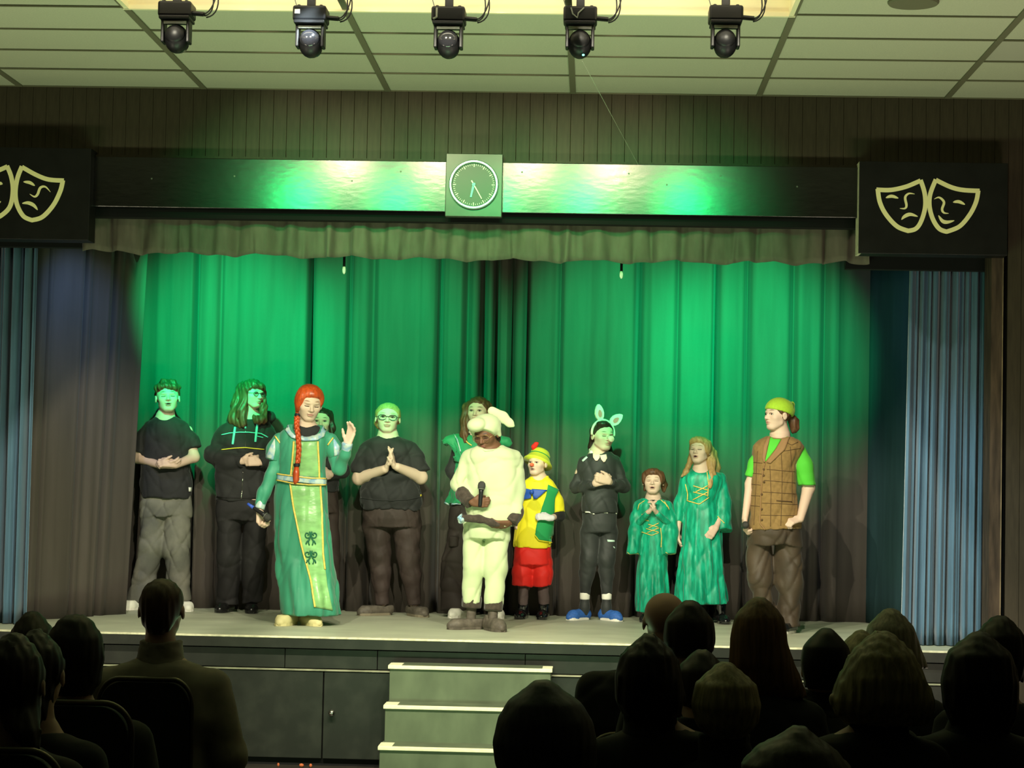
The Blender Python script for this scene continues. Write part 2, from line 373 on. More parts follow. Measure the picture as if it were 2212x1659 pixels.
# folds
def fold_profile(xs, seed, per, rnd=.45):
    rs = np.random.RandomState(seed); L = xs[-1]-xs[0]; n = max(3, int(L/per))
    knots = np.sort(np.clip(np.linspace(0, L, n)+rs.uniform(-rnd, rnd, n)*per, 0, L)); 
    ph = np.interp(xs-xs[0], knots, np.arange(n)*PI); a = .65+.35*np.interp(xs-xs[0], knots, rs.uniform(-1, 1, n))
    return np.sin(ph)*a
def cloth(name, p0, p1, z0, z1, per, amp, seed, m, label=None, nz=14, dips=(), top=None, hem=None, parent=None, spread=None, shape=None, res=9, group=None, cat='curtain', edge=None, lean=None):
    """hanging cloth from p0 to p1 (x,y) with vertical folds; amp = (top, bottom)"""
    p0 = np.array(p0, float); p1 = np.array(p1, float); L = np.linalg.norm(p1-p0); d = (p1-p0)/L; nr = np.array([d[1], -d[0]])
    nx = int(L/per*res)+2; u = np.linspace(0, L, nx)
    f1 = fold_profile(u, seed, per); f2 = fold_profile(u, seed+50, per*.9); f3 = fold_profile(u, seed+99, per*.37)
    vs = []
    for j in range(nz+1):
        t = j/nz; s = t*t*(3-2*t)
        f = f1*(1-s)+(f1*.6+f2*.4)*s+.22*f3*(1-.5*t)
        if shape == 'pleat': f = np.tanh(2.2*f)
        for (ux, w, dp) in dips: f = f-dp*np.exp(-((u-ux)/w)**2)
        off = f*(amp[0]+(amp[1]-amp[0])*t)
        zt = np.full(nx, z1) if top is None else top(u/L)
        zb = np.full(nx, z0) if hem is None else hem(u/L)
        z = zt+(zb-zt)*t
        uu = u if spread is None else (u-L*spread[0])*(1+spread[1]*t)+L*spread[0]
        if lean is not None: uu = uu+lean(u/L, t)
        for k in range(nx): 
            q = p0+d*uu[k]+nr*off[k]; vs.append((q[0], q[1], z[k]))
    fs = [(j*nx+k, j*nx+k+1, (j+1)*nx+k+1, (j+1)*nx+k) for j in range(nz) for k in range(nx-1)]
    o = MB().add(vs, fs).build(name, m, parent, origin=None if parent else (float((p0[0]+p1[0])/2), float((p0[1]+p1[1])/2), z0), smooth=True)
    md = o.modifiers.new('thick', 'SOLIDIFY'); md.thickness = .004
    if label: tag(o, label, cat, group)
    return o
# valance
cloth('stage_valance', (-3.46, 14.15), (1.80, 14.15), HC+1.53, HC+1.85, .11, (.030, .044), 5, m_val, 'pleated brown valance hanging below the glossy black beam', nz=8, shape='pleat', res=12,
      hem=lambda u: HC+1.528+.010*np.sin(u*60)+.006*np.sin(u*151)-.016*np.sin(u*PI), lean=lambda u, t: .012*t*t*np.sin(u*210))
MB().box(1.66, 2.72, 14.22, 14.30, HC+1.50, HC+1.86).build('proscenium_header', m_dark).__setitem__('kind', 'structure')
MB().box(-4.45, -3.42, 14.22, 14.30, HC+1.56, HC+1.86).build('proscenium_header', m_dark).__setitem__('kind', 'structure')
# backdrop drapes
YB = 16.8
Xb = lambda px, y=900: atY(px, y, YB)[0]
xl = Xb(205); xm = Xb(1092); xr = Xb(1880)
dl = [(Xb(p)-xl, w, dp) for p, w, dp in ((415, .018, 2.2), (470, .02, .6), (665, .02, 2.2), (748, .018, 1.2), (800, .03, 1.0), (945, .02, 2.0), (1005, .03, 1.6), (1040, .025, 2.2), (1068, .02, 2.4))]
dr = [(Xb(p)-xm+.02, w, dp) for p, w, dp in ((1110, .02, 1.6), (1142, .02, 2.2), (1215, .02, 1.0), (1385, .025, 2.2), (1470, .02, 1.0), (1552, .02, 2.4), (1622, .025, 1.5), (1722, .03, 1.2), (1790, .03, 1.2))]
cloth('backdrop_drape', (xl, YB), (xm, YB), STAGE, HC+2.3, .19, (.034, .06), 11, m_drape, 'long dark backdrop drape behind the performers on the clock-to-left half of the stage', nz=16, dips=[(a_, b_, c_*1.7) for a_, b_, c_ in dl], res=24)
cloth('backdrop_drape', (xm-.05, YB+.05), (xr, YB+.05), STAGE, HC+2.3, .19, (.034, .06), 23, m_drape, 'long dark backdrop drape behind the performers right of the clock', nz=16, dips=[(a_, b_, c_*1.7) for a_, b_, c_ in dr], res=24)
# masking legs
A = atZ(52, 1345, STAGE); B = atZ(290, 1322, STAGE)
def ltop(u): return HC+1.765-.13*np.exp(-((u-.925)/.032)**2)-.05*np.exp(-((u-.72)/.05)**2)
cloth('masking_drape', (A[0]-.15, A[1]), (B[0]+.06, B[1]-.15), STAGE, HC+1.75, .20, (.032, .055), 31, m_drape, 'black masking drape with a sagging top corner at the left side of the stage', nz=14, top=ltop, res=34, dips=[(.27, .020, 5.0), (.40, .014, 2.5), (.78, .018, 5.0), (1.10, .022, 4.0)], lean=lambda u, t: -.14*t*u)
A = atZ(1855, 1342, STAGE); B = atZ(1990, 1370, STAGE)
cloth('masking_drape', (A[0], A[1]), (B[0]+.1, B[1]), STAGE+.005, HC+1.80, .24, (.012, .018), 37, mat('dark_teal_drape', lin((46, 70, 74)), .85, var=.12, scale=3, stretch=(5, 5, .5), spec=.1), 'dark teal masking drape beside the blue curtain at the right', nz=12, res=10)
# blue house curtains
rsd = np.random.RandomState(3); dps = [(float(q), 0.0085, 2.3) for q in np.cumsum(rsd.uniform(.045, .095, 14))]
A = atY(1948, 1380, 14.42); B = atY(2147, 1390, 14.42)
cloth('house_curtain', (A[0]+.03, 14.42), (B[0], 14.42), STAGE+.005, HC+1.62, .034, (.040, .058), 41, m_velvet, 'gathered blue velvet house curtain at the right of the stage', nz=18, res=12, spread=(1.0, .06), dips=dps)
A = atY(-40, 1340, 14.5); B = atY(56, 1340, 14.5)
cloth('house_curtain', (A[0]-.25, 14.5), (B[0], 14.5), STAGE+.005, HC+1.65, .036, (.040, .055), 47, m_velvet, 'blue velvet house curtain cut off by the left edge of the photo', nz=16, res=12, dips=dps)
# right proscenium post
a = atY(2141, 560, 13.98); b = atY(2162, 560, 13.98)
post = MB().box(a[0], b[0]+.012, 13.96, 14.2, STAGE-.02, HC+1.66).build('trim_1', m_board); post['kind'] = 'structure'
MB().box(b[0]+.008, b[0]+.014, 13.955, 13.97, STAGE-.02, HC+1.60).build('edge_strip', mat('edge_wood', lin((128, 110, 86)), .6, var=.5, scale=6), post)
# ------------------------------------------------------------------ stage
st = struct(MB().box(-6.9, 4.9, 13.99, 17.4, STAGE-.05, STAGE), 'floor_stage', m_stage)
nose = MB().box(-6.9, 4.9, 13.94, 13.99, STAGE-.012, STAGE+.001, .003).build('edge_strip', m_edge, st)
MB().box(-6.9, 4.9, 13.945, 13.99, STAGE-.075, STAGE-.012).build('nosing_board', m_fascia, st)
fa = thing('under_stage_boarding', (-1, 14.0, 0), 'scuffed black painted boarding under the front edge of the stage', 'boarding')
zt = atY(700, 1446, 14.0)[2]; zs = STAGE-.085
xs = [-5.6, -4.4, -3.2, -2.0, -1.39, -.42, .55, 1.9, 3.2, 4.6]
for k in range(len(xs)-1):
    MB().box(xs[k]+.002, xs[k+1]-.002, 14.0, 14.03, zt+.006, zs, .002).build('upper_panel', m_fascia, fa)
MB().box(-5.6, 4.6, 13.990, 14.0, zt-.010, zt+.001).build('ledge', mat('ledge_paint', lin((140, 140, 116)), .55, var=.35, scale=9), fa)
xd = atY(697, 1550, 14.0)[0]; xst = atY(838, 1500, 14.0)[0]
for k, (q0, q1) in enumerate(((-5.6, -4.3), (-4.3, -3.0), (-3.0, xd), (xd, xst+.05), (xst+.06, .7), (.7, 2.0), (2.0, 3.3), (3.3, 4.6))):
    dn = MB().box(q0+.004, q1-.004, 14.0, 14.03, .05, zt-.014, .003).build('cupboard_door' if k in (2, 3) else 'lower_panel', m_fascia, fa)
    if k == 3:
        kp = atY(717, 1540, 13.98)
        MB().lathe((kp[0], 13.945, kp[2]), [(0, 0), (.016, .002), (.022, .014), (.017, .028), (.010, .034), (.012, .056)], 16, 'y').build('knob', m_chrome, dn, smooth=True)
MB().box(-5.6, 4.6, 14.035, 14.06, 0, zs).build('toe_board', m_dark, fa)
# stairs
sx = thing('stage_steps', (-.9, 13.4, 0), 'grey painted box steps with worn pale edges leading up to the stage', 'stairs')
def step(yt, x0, x1, Yf, Yb, zlow, first=False):
    a = atY(x0, yt, Yf); b = atY(x1, yt, Yf); z = a[2]
    s_ = MB().box(a[0], b[0], Yf, Yb, zlow, z-.016, .003).build('step', m_stair, sx)
    MB().box(a[0]-.008, b[0]+.008, Yf-.012, Yb, z-.016, z-.002, .003).build('tread', m_stair, s_)
    MB().box(a[0]-.010, b[0]+.010, Yf-.016, Yf+.022, z-.022, z, .003).build('worn_edge', m_stairedge, s_)
    MB().box(a[0]-.010, a[0]+.075, Yf+.012, Yf+.20, z-.006, z+.001, .001).build('edge_patch', m_stairedge, s_)
    MB().box(b[0]-.055, b[0]+.010, Yf+.012, Yf+.20, z-.006, z+.001, .001).build('edge_patch', m_stairedge, s_)
    return z
z3 = atY(1000, 1612, 13.14)[2]; z2 = atY(1000, 1523, 13.42)[2]
step(1437, 842, 1190, 13.70, 13.985, z2-.02)
step(1523, 832, 1195, 13.42, 13.72, z3-.02)
step(1612, 820, 1205, 13.14, 13.44, 0)
# bits on the floor edge
for px, py, s in ((650, 1651, .016), (670, 1640, .01), (600, 1642, .008)):
    q = atY(px, py, 13.9); MB().ell((q[0], 13.93, .012), (s, s*.8, .012), 8, 6).build('leaf_scrap', mat('orange_scrap', lin((190, 100, 60)), .7)); tag(bpy.context.scene.objects[-1] if False else COL.objects[-1], {650: 'larger orange scrap at the foot of the stage front', 670: 'small orange scrap beside the larger one at the stage foot', 600: 'tiny orange scrap near the cupboard door foot'}[px], 'scrap')
# hanging microphones
for px, py, py2, lab in ((743, 552, 592, 'small hanging microphone with pale tip in front of the drape, further from the clock'), (1342, 560, 602, 'small hanging microphone with pale tip, above the performer with pink ears')):
    a = atY(px, py2, 14.32); b = atY(px, py2-14, 14.32)
    hm = thing('hanging_microphone', (a[0], 14.32, a[2]), lab, 'microphone')
    MB().tube([(a[0], 14.32, b[2]), (a[0], 14.32, ZC+.2)], .009, 8).build('rod', m_plastic, hm)
    MB().lathe((a[0], 14.32, a[2]), [(.004, 0), (.011, .012), (.012, .03), (.009, .05)], 12).build('tip', m_white, hm, smooth=True)
# ------------------------------------------------------------------ lighting bar and moving heads
bar = MB().tube([(-4.2, 11.3, HC+2.80), (2.6, 11.3, HC+2.80)], .025, 12).build('lighting_bar', m_plastic, origin=(-.8, 11.3, HC+2.80), smooth=True); tag(bar, 'round black lighting bar in the ceiling well carrying the moving heads', 'bar')
MHL = ['black moving head light hanging nearest the left end of the row', 'black moving head light with a small white label, second from the left end', 'black moving head light in the middle of the row of five', 'black moving head light with a wire loop, second from the right end', 'black moving head light at the right end of the row']
YH = 11.3
sh = thing('light_shield', (-.8, 9.9, HC+2.9), 'unseen plate added to cut the upper edge of the front spotlights', 'shield')  # unseen plate added only to block the top of the front spots
MB().box(wx0, wx1, 9.90, 9.905, HC+3.02-.30*.375, HC+3.09).build('plate', m_dark, sh)
MB().box(wx0, wx1, 9.905, 9.93, HC+3.05, HC+3.08).build('bracket', m_dark, sh)
for k, (px, pyb) in enumerate(MH):
    q = atY(px, pyb, YH); s = YH/FPX
    X = q[0]; z0 = q[2]
    t = thing('moving_head_light', (X, YH, z0), MHL[k], 'stage light', 'moving head lights on the bar')
    hd = MB()
    hd.ell((X, YH+.01, z0+.072), (.064, .085, .078), 20, 12); o1 = hd.build('lamp_head', m_plastic, t, smooth=True)
    MB().lathe((X, YH+.075, z0+.062), [(.0, 0), (.05, 0), (.053, .015), (.048, .03), (0, .03)], 24, 'y').build('lens', m_lens, o1)
    MB().lathe((X, YH-.078, z0+.085), [(.0, 0), (.034, .0), (.05, .02), (.055, .05)], 24, 'y').build('rear_cap', m_lens if k in (1, 2) else m_plastic, o1, smooth=True)
    yk = MB()
    for sg in (-1, 1):
        yk.box(X+sg*.068-.009, X+sg*.068+.009, YH-.045, YH+.045, z0+.045, z0+.165, .006)
    yk.box(X-.077, X+.077, YH-.05, YH+.05, z0+.155, z0+.172, .006); yk.build('yoke', m_plastic, t)
    MB().box(X-.062, X+.062, YH-.052, YH-.04, z0+.142, z0+.160, .002).build('yoke_trim', m_greyplastic, t)
    bs = MB().box(X-.09, X+.09, YH-.08, YH+.08, z0+.180, z0+.262, .012); bs.box(X-.075, X+.075, YH-.06, YH+.06, z0+.17, z0+.185, .004); bs.box(X-.082, X+.082, YH-.085, YH+.085, z0+.165, z0+.182, .004)
    for sg in (-1, 1): bs.ell((X+sg*.06, YH-.05, z0+.263), (.012, .012, .008), 8, 5)
    bso = bs.build('base', m_plastic, t)
    if k in (1,): MB().box(X-.078, X-.05, YH-.084, YH-.079, z0+.215, z0+.238).build('label', m_white, bso)
    if k == 2: MB().tube([(X-.078, YH-.083, z0+.19), (X-.06, YH-.083, z0+.2), (X-.06, YH-.083, z0+.25)], .006, 6).build('handle', m_greyplastic, bso)
    MB().box(X-.022, X+.022, YH-.02, YH+.02, z0+.26, HC+2.80, .004).build('clamp', m_plastic, t)
    pl = MB().tube([(X+.085, YH-.03, z0+.205), (X+.15, YH-.03, z0+.2)], .013, 8); pl.tube([(X+.085, YH+.02, z0+.215), (X+.15, YH+.02, z0+.21)], .011, 8); pl.build('plug', m_plastic, t)
    for j in range(3):
        a0 = np.array([X+.15, YH-.03+.03*j, z0+.2]); w_ = .05+.02*j
        pts = [a0+np.array([w_*math.sin(PI*.5*u)*1.1+(-.05*u*u if j else .02*u), .01*j, .02*u+.16*u*u+.0*j]) for u in np.linspace(0, 1.4, 12)]
        MB().tube(pts, .0042, 6).build('cable', m_cable, t, smooth=True)
    MB().tube([(X-.075, YH, z0+.26), (X-.09, YH, z0+.31), (X-.085, YH, HC+2.8)], .003, 5).build('safety_wire', m_greyplastic, t)
    if k == 3:
        MB().tube([(X-.05, YH-.085, z0+.25), (X-.04, YH-.09, z0+.215), (X-.015, YH-.09, z0+.195), (X-.01, YH-.09, z0+.22), (X+.02, YH-.085, z0+.25)], .004, 6).build('wire_loop', m_greyplastic, t)
        MB().ell((X+.02, YH-.055, z0+.002), (.007, .007, .005), 8, 6).build('indicator_light', mat('led_green', (.1, .8, .5), emit=((.1, 1, .6), 6)), o1)
a = atY(1258, 132, 11.3); b = atY(1378, 355, 13.90)
tag(MB().tube([a, b], .0014, 5).build('thin_wire', mat('pale_wire', lin((170, 172, 150)), .5), origin=a), 'thin pale wire running from a moving head light down to the beam', 'wire')
# ------------------------------------------------------------------ figure builder: smooth signed-distance bodies meshed by surface nets
from mathutils.bvhtree import BVHTree
class Field:
    def __init__(s, lo, hi, h, zs=None):
        s.x = np.arange(lo[0], hi[0]+h, h, dtype=np.float32); s.y = np.arange(lo[1], hi[1]+h, h, dtype=np.float32)
        s.z = np.arange(lo[2], hi[2]+h, h, dtype=np.float32) if zs is None else np.asarray(zs, np.float32)
        s.D = np.full((len(s.x), len(s.y), len(s.z)), .3, np.float32); s.h = h
    def win(s, lo, hi):
        r = []
        for a, l, u in ((s.x, lo[0], hi[0]), (s.y, lo[1], hi[1]), (s.z, lo[2], hi[2])):
            i, j = np.searchsorted(a, l), np.searchsorted(a, u, side='right'); r.append(slice(max(i-1, 0), min(j+1, len(a))))
        return tuple(r)
    def grid(s, w): return s.x[w[0]][:, None, None], s.y[w[1]][None, :, None], s.z[w[2]][None, None, :]
    def _mix(s, w, d, k, mode):
        D = s.D[w]
        if D.size == 0: return
        if mode == 'u':
            h = np.clip(.5+.5*(D-d)/k, 0, 1); s.D[w] = D+(d-D)*h-k*h*(1-h)
        else:
            d = -d; h = np.clip(.5-.5*(D-d)/k, 0, 1); s.D[w] = D+(d-D)*h+k*h*(1-h)
    def cone(s, a, b, ra, rb, k=.012, mode='u', sq=None):
        a = np.asarray(a, float); b = np.asarray(b, float); pad = max(ra, rb)+k+.02
        w = s.win(np.minimum(a, b)-pad, np.maximum(a, b)+pad); X, Y, Z = s.grid(w)
        ab = b-a; L2 = float(ab@ab)+1e-12
        px, py, pz = X-a[0], Y-a[1], Z-a[2]
        t = np.clip((px*ab[0]+py*ab[1]+pz*ab[2])/L2, 0, 1)
        vx, vy, vz = px-t*ab[0], py-t*ab[1], pz-t*ab[2]
        q = vx*vx+vy*vy+vz*vz
        if sq is not None:
            n, f = np.asarray(sq[0], float), sq[1]; n = n/np.linalg.norm(n); c_ = vx*n[0]+vy*n[1]+vz*n[2]; q = q+(f*f-1)*c_*c_
        s._mix(w, np.sqrt(q)-(ra+(rb-ra)*t), k, mode)
    def chain(s, pts, k=.012, sq=None):
        for (a, ra), (b, rb) in zip(pts[:-1], pts[1:]): s.cone(a, b, ra, rb, k, sq=sq)
    def ell(s, c, r, k=.012, mode='u', R=None):
        c = np.asarray(c, float); r = np.asarray(r, float); pad = r.max()+k+.02 if R is not None else r+k+.02
        w = s.win(c-pad, c+pad); X, Y, Z = s.grid(w); X, Y, Z = X-c[0], Y-c[1], Z-c[2]
        if R is not None: X, Y, Z = (R[0, 0]*X+R[1, 0]*Y+R[2, 0]*Z), (R[0, 1]*X+R[1, 1]*Y+R[2, 1]*Z), (R[0, 2]*X+R[1, 2]*Y+R[2, 2]*Z)
        q = (X/r[0])**2+(Y/r[1])**2+(Z/r[2])**2; k0 = np.sqrt(q)+1e-6; k1 = np.sqrt((X/r[0]**2)**2+(Y/r[1]**2)**2+(Z/r[2]**2)**2)+1e-6
        s._mix(w, k0*(k0-1)/k1, k, mode)
    def stack(s, rows, k=.015, n=2.3, fold=None, caps=(0, 0)):
        """rows: (z, cx, cy, rx, ry), interpolated into one column with elliptic sections"""
        R = np.array(sorted(rows), float); z0, z1 = R[0, 0], R[-1, 0]
        zz = np.linspace(z0, z1, 90); cols = []
        for j in range(1, 5):
            v = np.interp(zz, R[:, 0], R[:, j]); kk = np.array([1, 2, 3, 2, 1.])/9; vp = np.pad(v, 2, mode='edge'); cols.append(np.convolve(np.convolve(vp, kk, 'valid'), [1.], 'same'))
        lo = np.array([(R[:, 1]-R[:, 3]).min(), (R[:, 2]-R[:, 4]).min(), z0])-.06; hi = np.array([(R[:, 1]+R[:, 3]).max(), (R[:, 2]+R[:, 4]).max(), z1])+.06
        w = s.win(lo, hi); X, Y, Z = s.grid(w); zf = Z.ravel()
        cx, cy, rx, ry = [np.interp(zf, zz, v)[None, None, :].astype(np.float32) for v in cols]
        ux, uy = (X-cx)/rx, (Y-cy)/ry; rr = (np.abs(ux)**n+np.abs(uy)**n)**(1/n)
        if fold is not None:
            th = np.arctan2(uy, ux); t = np.clip((z1-Z)/(z1-z0), 0, 1); m_, a0, a1, ph = fold
            rr = rr/(1+(a0+(a1-a0)*t)*(np.sin(m_*th+ph+1.3*np.sin(Z*5))+.45*np.sin(round(m_*1.7)*th+ph*2.1-Z*3)))
        d = (rr-1)*np.minimum(rx, ry)
        d = np.maximum(d, np.maximum(Z-z1, z0-Z))
        s._mix(w, d, k, 'u')
    def plane(s, p, n, lo=None, hi=None):
        """remove everything on the side n points to (optionally only inside a window)"""
        n = np.asarray(n, float); n /= np.linalg.norm(n)
        w = (slice(None),)*3 if lo is None else s.win(lo, hi)
        X, Y, Z = s.grid(w); s.D[w] = np.maximum(s.D[w], ((X-p[0])*n[0]+(Y-p[1])*n[1]+(Z-p[2])*n[2]).astype(np.float32))
    def rough(s, amp, freq, seed, vert=1.0):
        rs = np.random.RandomState(seed); X, Y, Z = s.grid((slice(None),)*3); m = np.abs(s.D) < .03
        ix = np.nonzero(m)
        if len(ix[0]) == 0: return
        x, y, z = s.x[ix[0]], s.y[ix[1]], s.z[ix[2]]*vert; f = np.zeros(len(x), np.float32)
        for i in range(5):
            d = rs.normal(size=3); d /= np.linalg.norm(d); fr = freq*(.6+.9*rs.rand()); f += np.sin((x*d[0]+y*d[1]+z*d[2])*fr+rs.rand()*6+1.2*np.sin((y*d[0]-x*d[2]+z*d[1])*fr*.53))
        g = np.zeros(len(x), np.float32)
        for i in range(4):
            d = rs.normal(size=3); d[2] *= 1.6; d /= np.linalg.norm(d); fr = freq*(.45+.5*rs.rand()); u = np.sin((x*d[0]+y*d[1]+z*d[2])*fr+rs.rand()*6+1.5*np.sin((y*d[0]-x*d[2])*fr*.6+i))
            g += (1-np.abs(u))**4
        s.D[ix] += (amp*(f/3.2+g*.75-.5)).astype(np.float32)
    def mesh(s, smooth=1):
        D = s.D; D[0] = D[-1] = .1; D[:, 0] = D[:, -1] = .1; D[:, :, 0] = D[:, :, -1] = .1
        S = D < 0; ny, nz = D.shape[1], D.shape[2]; ax = (s.x, s.y, s.z)
        cells = []; pos = []; quads = []
        for a in range(3):
            sl0 = [slice(None)]*3; sl1 = [slice(None)]*3; sl0[a] = slice(0, -1); sl1[a] = slice(1, None)
            I = np.array(np.nonzero(S[tuple(sl0)] != S[tuple(sl1)])).T
            if not len(I): continue
            J = I.copy(); J[:, a] += 1
            d0 = D[I[:, 0], I[:, 1], I[:, 2]]; d1 = D[J[:, 0], J[:, 1], J[:, 2]]; t = d0/(d0-d1)
            P = np.stack([ax[q][I[:, q]] for q in range(3)], 1).astype(float); P[:, a] += t*(ax[a][J[:, a]]-ax[a][I[:, a]])
            b, c_ = (a+1) % 3, (a+2) % 3; ids = []
            for db, dc in ((0, 0), (-1, 0), (-1, -1), (0, -1)):
                C = I.copy(); C[:, b] += db; C[:, c_] += dc; ids.append((C[:, 0]*ny+C[:, 1])*nz+C[:, 2])
            ids = np.stack(ids, 1); flip = S[I[:, 0], I[:, 1], I[:, 2]]
            ids[~flip] = ids[~flip][:, ::-1]
            cells.append(ids.ravel()); pos.append(np.repeat(P, 4, 0)); quads.append(ids)
        cells = np.concatenate(cells); pos = np.concatenate(pos); quads = np.concatenate(quads)
        u, inv = np.unique(cells, return_inverse=True); n = len(u)
        cnt = np.bincount(inv, minlength=n); V = np.stack([np.bincount(inv, pos[:, q], n)/cnt for q in range(3)], 1)
        F = np.searchsorted(u, quads)
        for _ in range(smooth):
            A = np.zeros_like(V); c2 = np.zeros(n)
            for q in range(4):
                i, j = F[:, q], F[:, (q+1) % 4]
                for d_ in range(3): A[:, d_] += np.bincount(i, V[j, d_], n)+np.bincount(j, V[i, d_], n)
                c2 += np.bincount(i, minlength=n)+np.bincount(j, minlength=n)
            V = V*.5+.5*A/np.maximum(c2, 1)[:, None]
        return V, F
def mesh_obj(name, V, F, m, parent, col=None):
    off = np.array(world_loc(parent)) if parent is not None else np.zeros(3)
    me = bpy.data.meshes.new(name); n, q = len(V), len(F)
    me.vertices.add(n); me.vertices.foreach_set('co', (V-off).astype(np.float32).ravel())
    me.loops.add(4*q); me.loops.foreach_set('vertex_index', F.astype(np.int32).ravel())
    me.polygons.add(q); me.polygons.foreach_set('loop_start', np.arange(0, 4*q, 4, dtype=np.int32))
    me.update(calc_edges=True); me.validate(); me.shade_smooth()
    if col is not None:
        a = me.color_attributes.new('Col', 'FLOAT_COLOR', 'POINT'); a.data.foreach_set('color', np.concatenate([col, np.ones((n, 1))], 1).astype(np.float32).ravel())
    me.materials.append(m)
    return link(name, me, parent)
def rotm(yaw, pitch, roll):
    """columns: image-right, forward (face direction), up; yaw>0 turns to image-right, pitch>0 looks up, roll>0 leans to image-right"""
    y, p, r = map(math.radians, (yaw, pitch, roll))
    B = np.array([[1, 0, 0], [0, -1, 0], [0, 0, 1.]]).T
    Rz = np.array([[math.cos(y), -math.sin(y), 0], [math.sin(y), math.cos(y), 0], [0, 0, 1]])
    Rx = np.array([[1, 0, 0], [0, math.cos(p), math.sin(p)], [0, -math.sin(p), math.cos(p)]])
    Ry = np.array([[math.cos(r), 0, math.sin(r)], [0, 1, 0], [-math.sin(r), 0, math.cos(r)]])
    return Ry @ Rz @ Rx @ B
class Head:
    def __init__(s, c, h, yaw=0, pitch=0, roll=0, w=1.0, R=None):
        s.c = np.asarray(c, float); s.h = h; s.R = rotm(yaw, pitch, roll) if R is None else R; s.w = w
    def P(s, x, f, z): return s.c+s.h*(s.R @ np.array([x*s.w, f, z]))
    def local(s, V):
        q = (V-s.c) @ s.R/s.h; q[:, 0] /= s.w; return q
    def field(s, F, fem=0.0, child=0.0, open_=0.0, nose=1.0, k=.012, bald=True):
        h = s.h; w = F.win(s.c-h*.75, s.c+h*.75); X, Y, Z = F.grid(w); X, Y, Z = X-s.c[0], Y-s.c[1], Z-s.c[2]
        R = s.R; q = [((R[0, i]*X+R[1, i]*Y+R[2, i]*Z)/h).astype(np.float32) for i in range(3)]; q[0] = q[0]/s.w
        def el(c, r):
            a = [(q[i]-c[i])/r[i] for i in range(3)]; k0 = np.sqrt(a[0]**2+a[1]**2+a[2]**2)+1e-6; k1 = np.sqrt(sum((a[i]/r[i])**2 for i in range(3)))+1e-6; return k0*(k0-1)/k1
        def cap(a, b, ra, rb):
            a = np.array(a); b = np.array(b); ab = b-a; p = [q[i]-a[i] for i in range(3)]; t = np.clip(sum(p[i]*ab[i] for i in range(3))/(ab@ab), 0, 1)
            return np.sqrt(sum((p[i]-t*ab[i])**2 for i in range(3)))-(ra+(rb-ra)*t)
        def U(d, e, k_): hh = np.clip(.5+.5*(d-e)/k_, 0, 1); return d+(e-d)*hh-k_*hh*(1-hh)
        def Sb(d, e, k_): e = -e; hh = np.clip(.5-.5*(d-e)/k_, 0, 1); return d+(e-d)*hh+k_*hh*(1-hh)
        jw = .125-.02*fem+.02*child
        d = el((0, -.05, .13), (.335, .425, .37)); d = U(d, el((0, .12, -.13), (.27, .265, .345)), .10)
        d = U(d, el((0, .235, -.405), (jw, .115, .085)), .10); d = U(d, cap((-.2, .0, -.26), (-.07, .22, -.42), .07, .06), .09); d = U(d, cap((.2, .0, -.26), (.07, .22, -.42), .07, .06), .09)
        for sg in (-1, 1):
            d = U(d, el((sg*.165, .235, -.10), (.10, .10, .09)), .08)
            d = Sb(d, el((sg*.135, .405, .005), (.085, .075, .05)), .055)
            e = el((sg*.345, -.03, -.04), (.035, .085, .125)); e = Sb(e, el((sg*.385, -.01, -.03), (.025, .05, .08)), .02); d = U(d, e, .025)
        d = U(d, el((0, .325, .085), (.19, .065, .045)), .06)
        d = U(d, cap((0, .355, .02), (0, .445*nose+.0, -.125), .03, .048), .035)
        for sg in (-1, 1): d = U(d, el((sg*.05, .385, -.145), (.035, .05, .032)), .025)
        d = U(d, el((0, .375, -.245), (.095, .035, .022)), .022); d = U(d, el((0, .372, -.295-.045*open_), (.08, .038, .026)), .022)
        d = Sb(d, el((0, .43, -.268-.022*open_), (.085, .05, .006+.028*open_)), .012)
        F._mix(w, d*h, k, 'u')
    def colors(s, V, col, skin, lip, brow, fem=0, open_=0, blush=.25, brows=True):
        q = s.local(V); m = np.abs(q).max(1) < .7
        x, f, z = q[:, 0], q[:, 1], q[:, 2]; front = m & (f > .15)
        def blend(w, c): 
            w = np.clip(w, 0, 1)[:, None]*front[:, None]; col[:] = col*(1-w)+np.array(c)*w
        zl = -.27-.02*open_
        blend(1.4-1.6*np.sqrt((x/.11)**2+((z-zl)/(.050+.03*open_))**2)+.30, lip)
        if open_ > .1: blend((1.0-np.sqrt((x/.075)**2+((z-zl)/(.024+.026*open_))**2))*3, (.03, .01, .01))
        else: blend((1.0-np.sqrt((x/.09)**2+((z-zl)/.009)**2))*1.5, np.array(lip)*.35)
        for sg in (-1, 1):
            blend(blush*(1-np.sqrt(((x-sg*.17)/.12)**2+((z+.12)/.1)**2)), np.array(lip)*.5+np.array(skin)*.5)
            if brows: blend((1.0-np.sqrt(((x-sg*.14)/.095)**2+((z-.115-.02*np.cos((x-sg*.14)*14))/.022)**2))*1.6, brow)
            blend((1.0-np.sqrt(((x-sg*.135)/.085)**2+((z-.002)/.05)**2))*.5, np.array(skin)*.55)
        return col
    def surf(s, q, x, z):
        m = (np.abs(q[:, 0]-x) < .03) & (np.abs(q[:, 2]-z) < .03) & (q[:, 1] > 0)
        return q[m, 1].max() if m.any() else .36
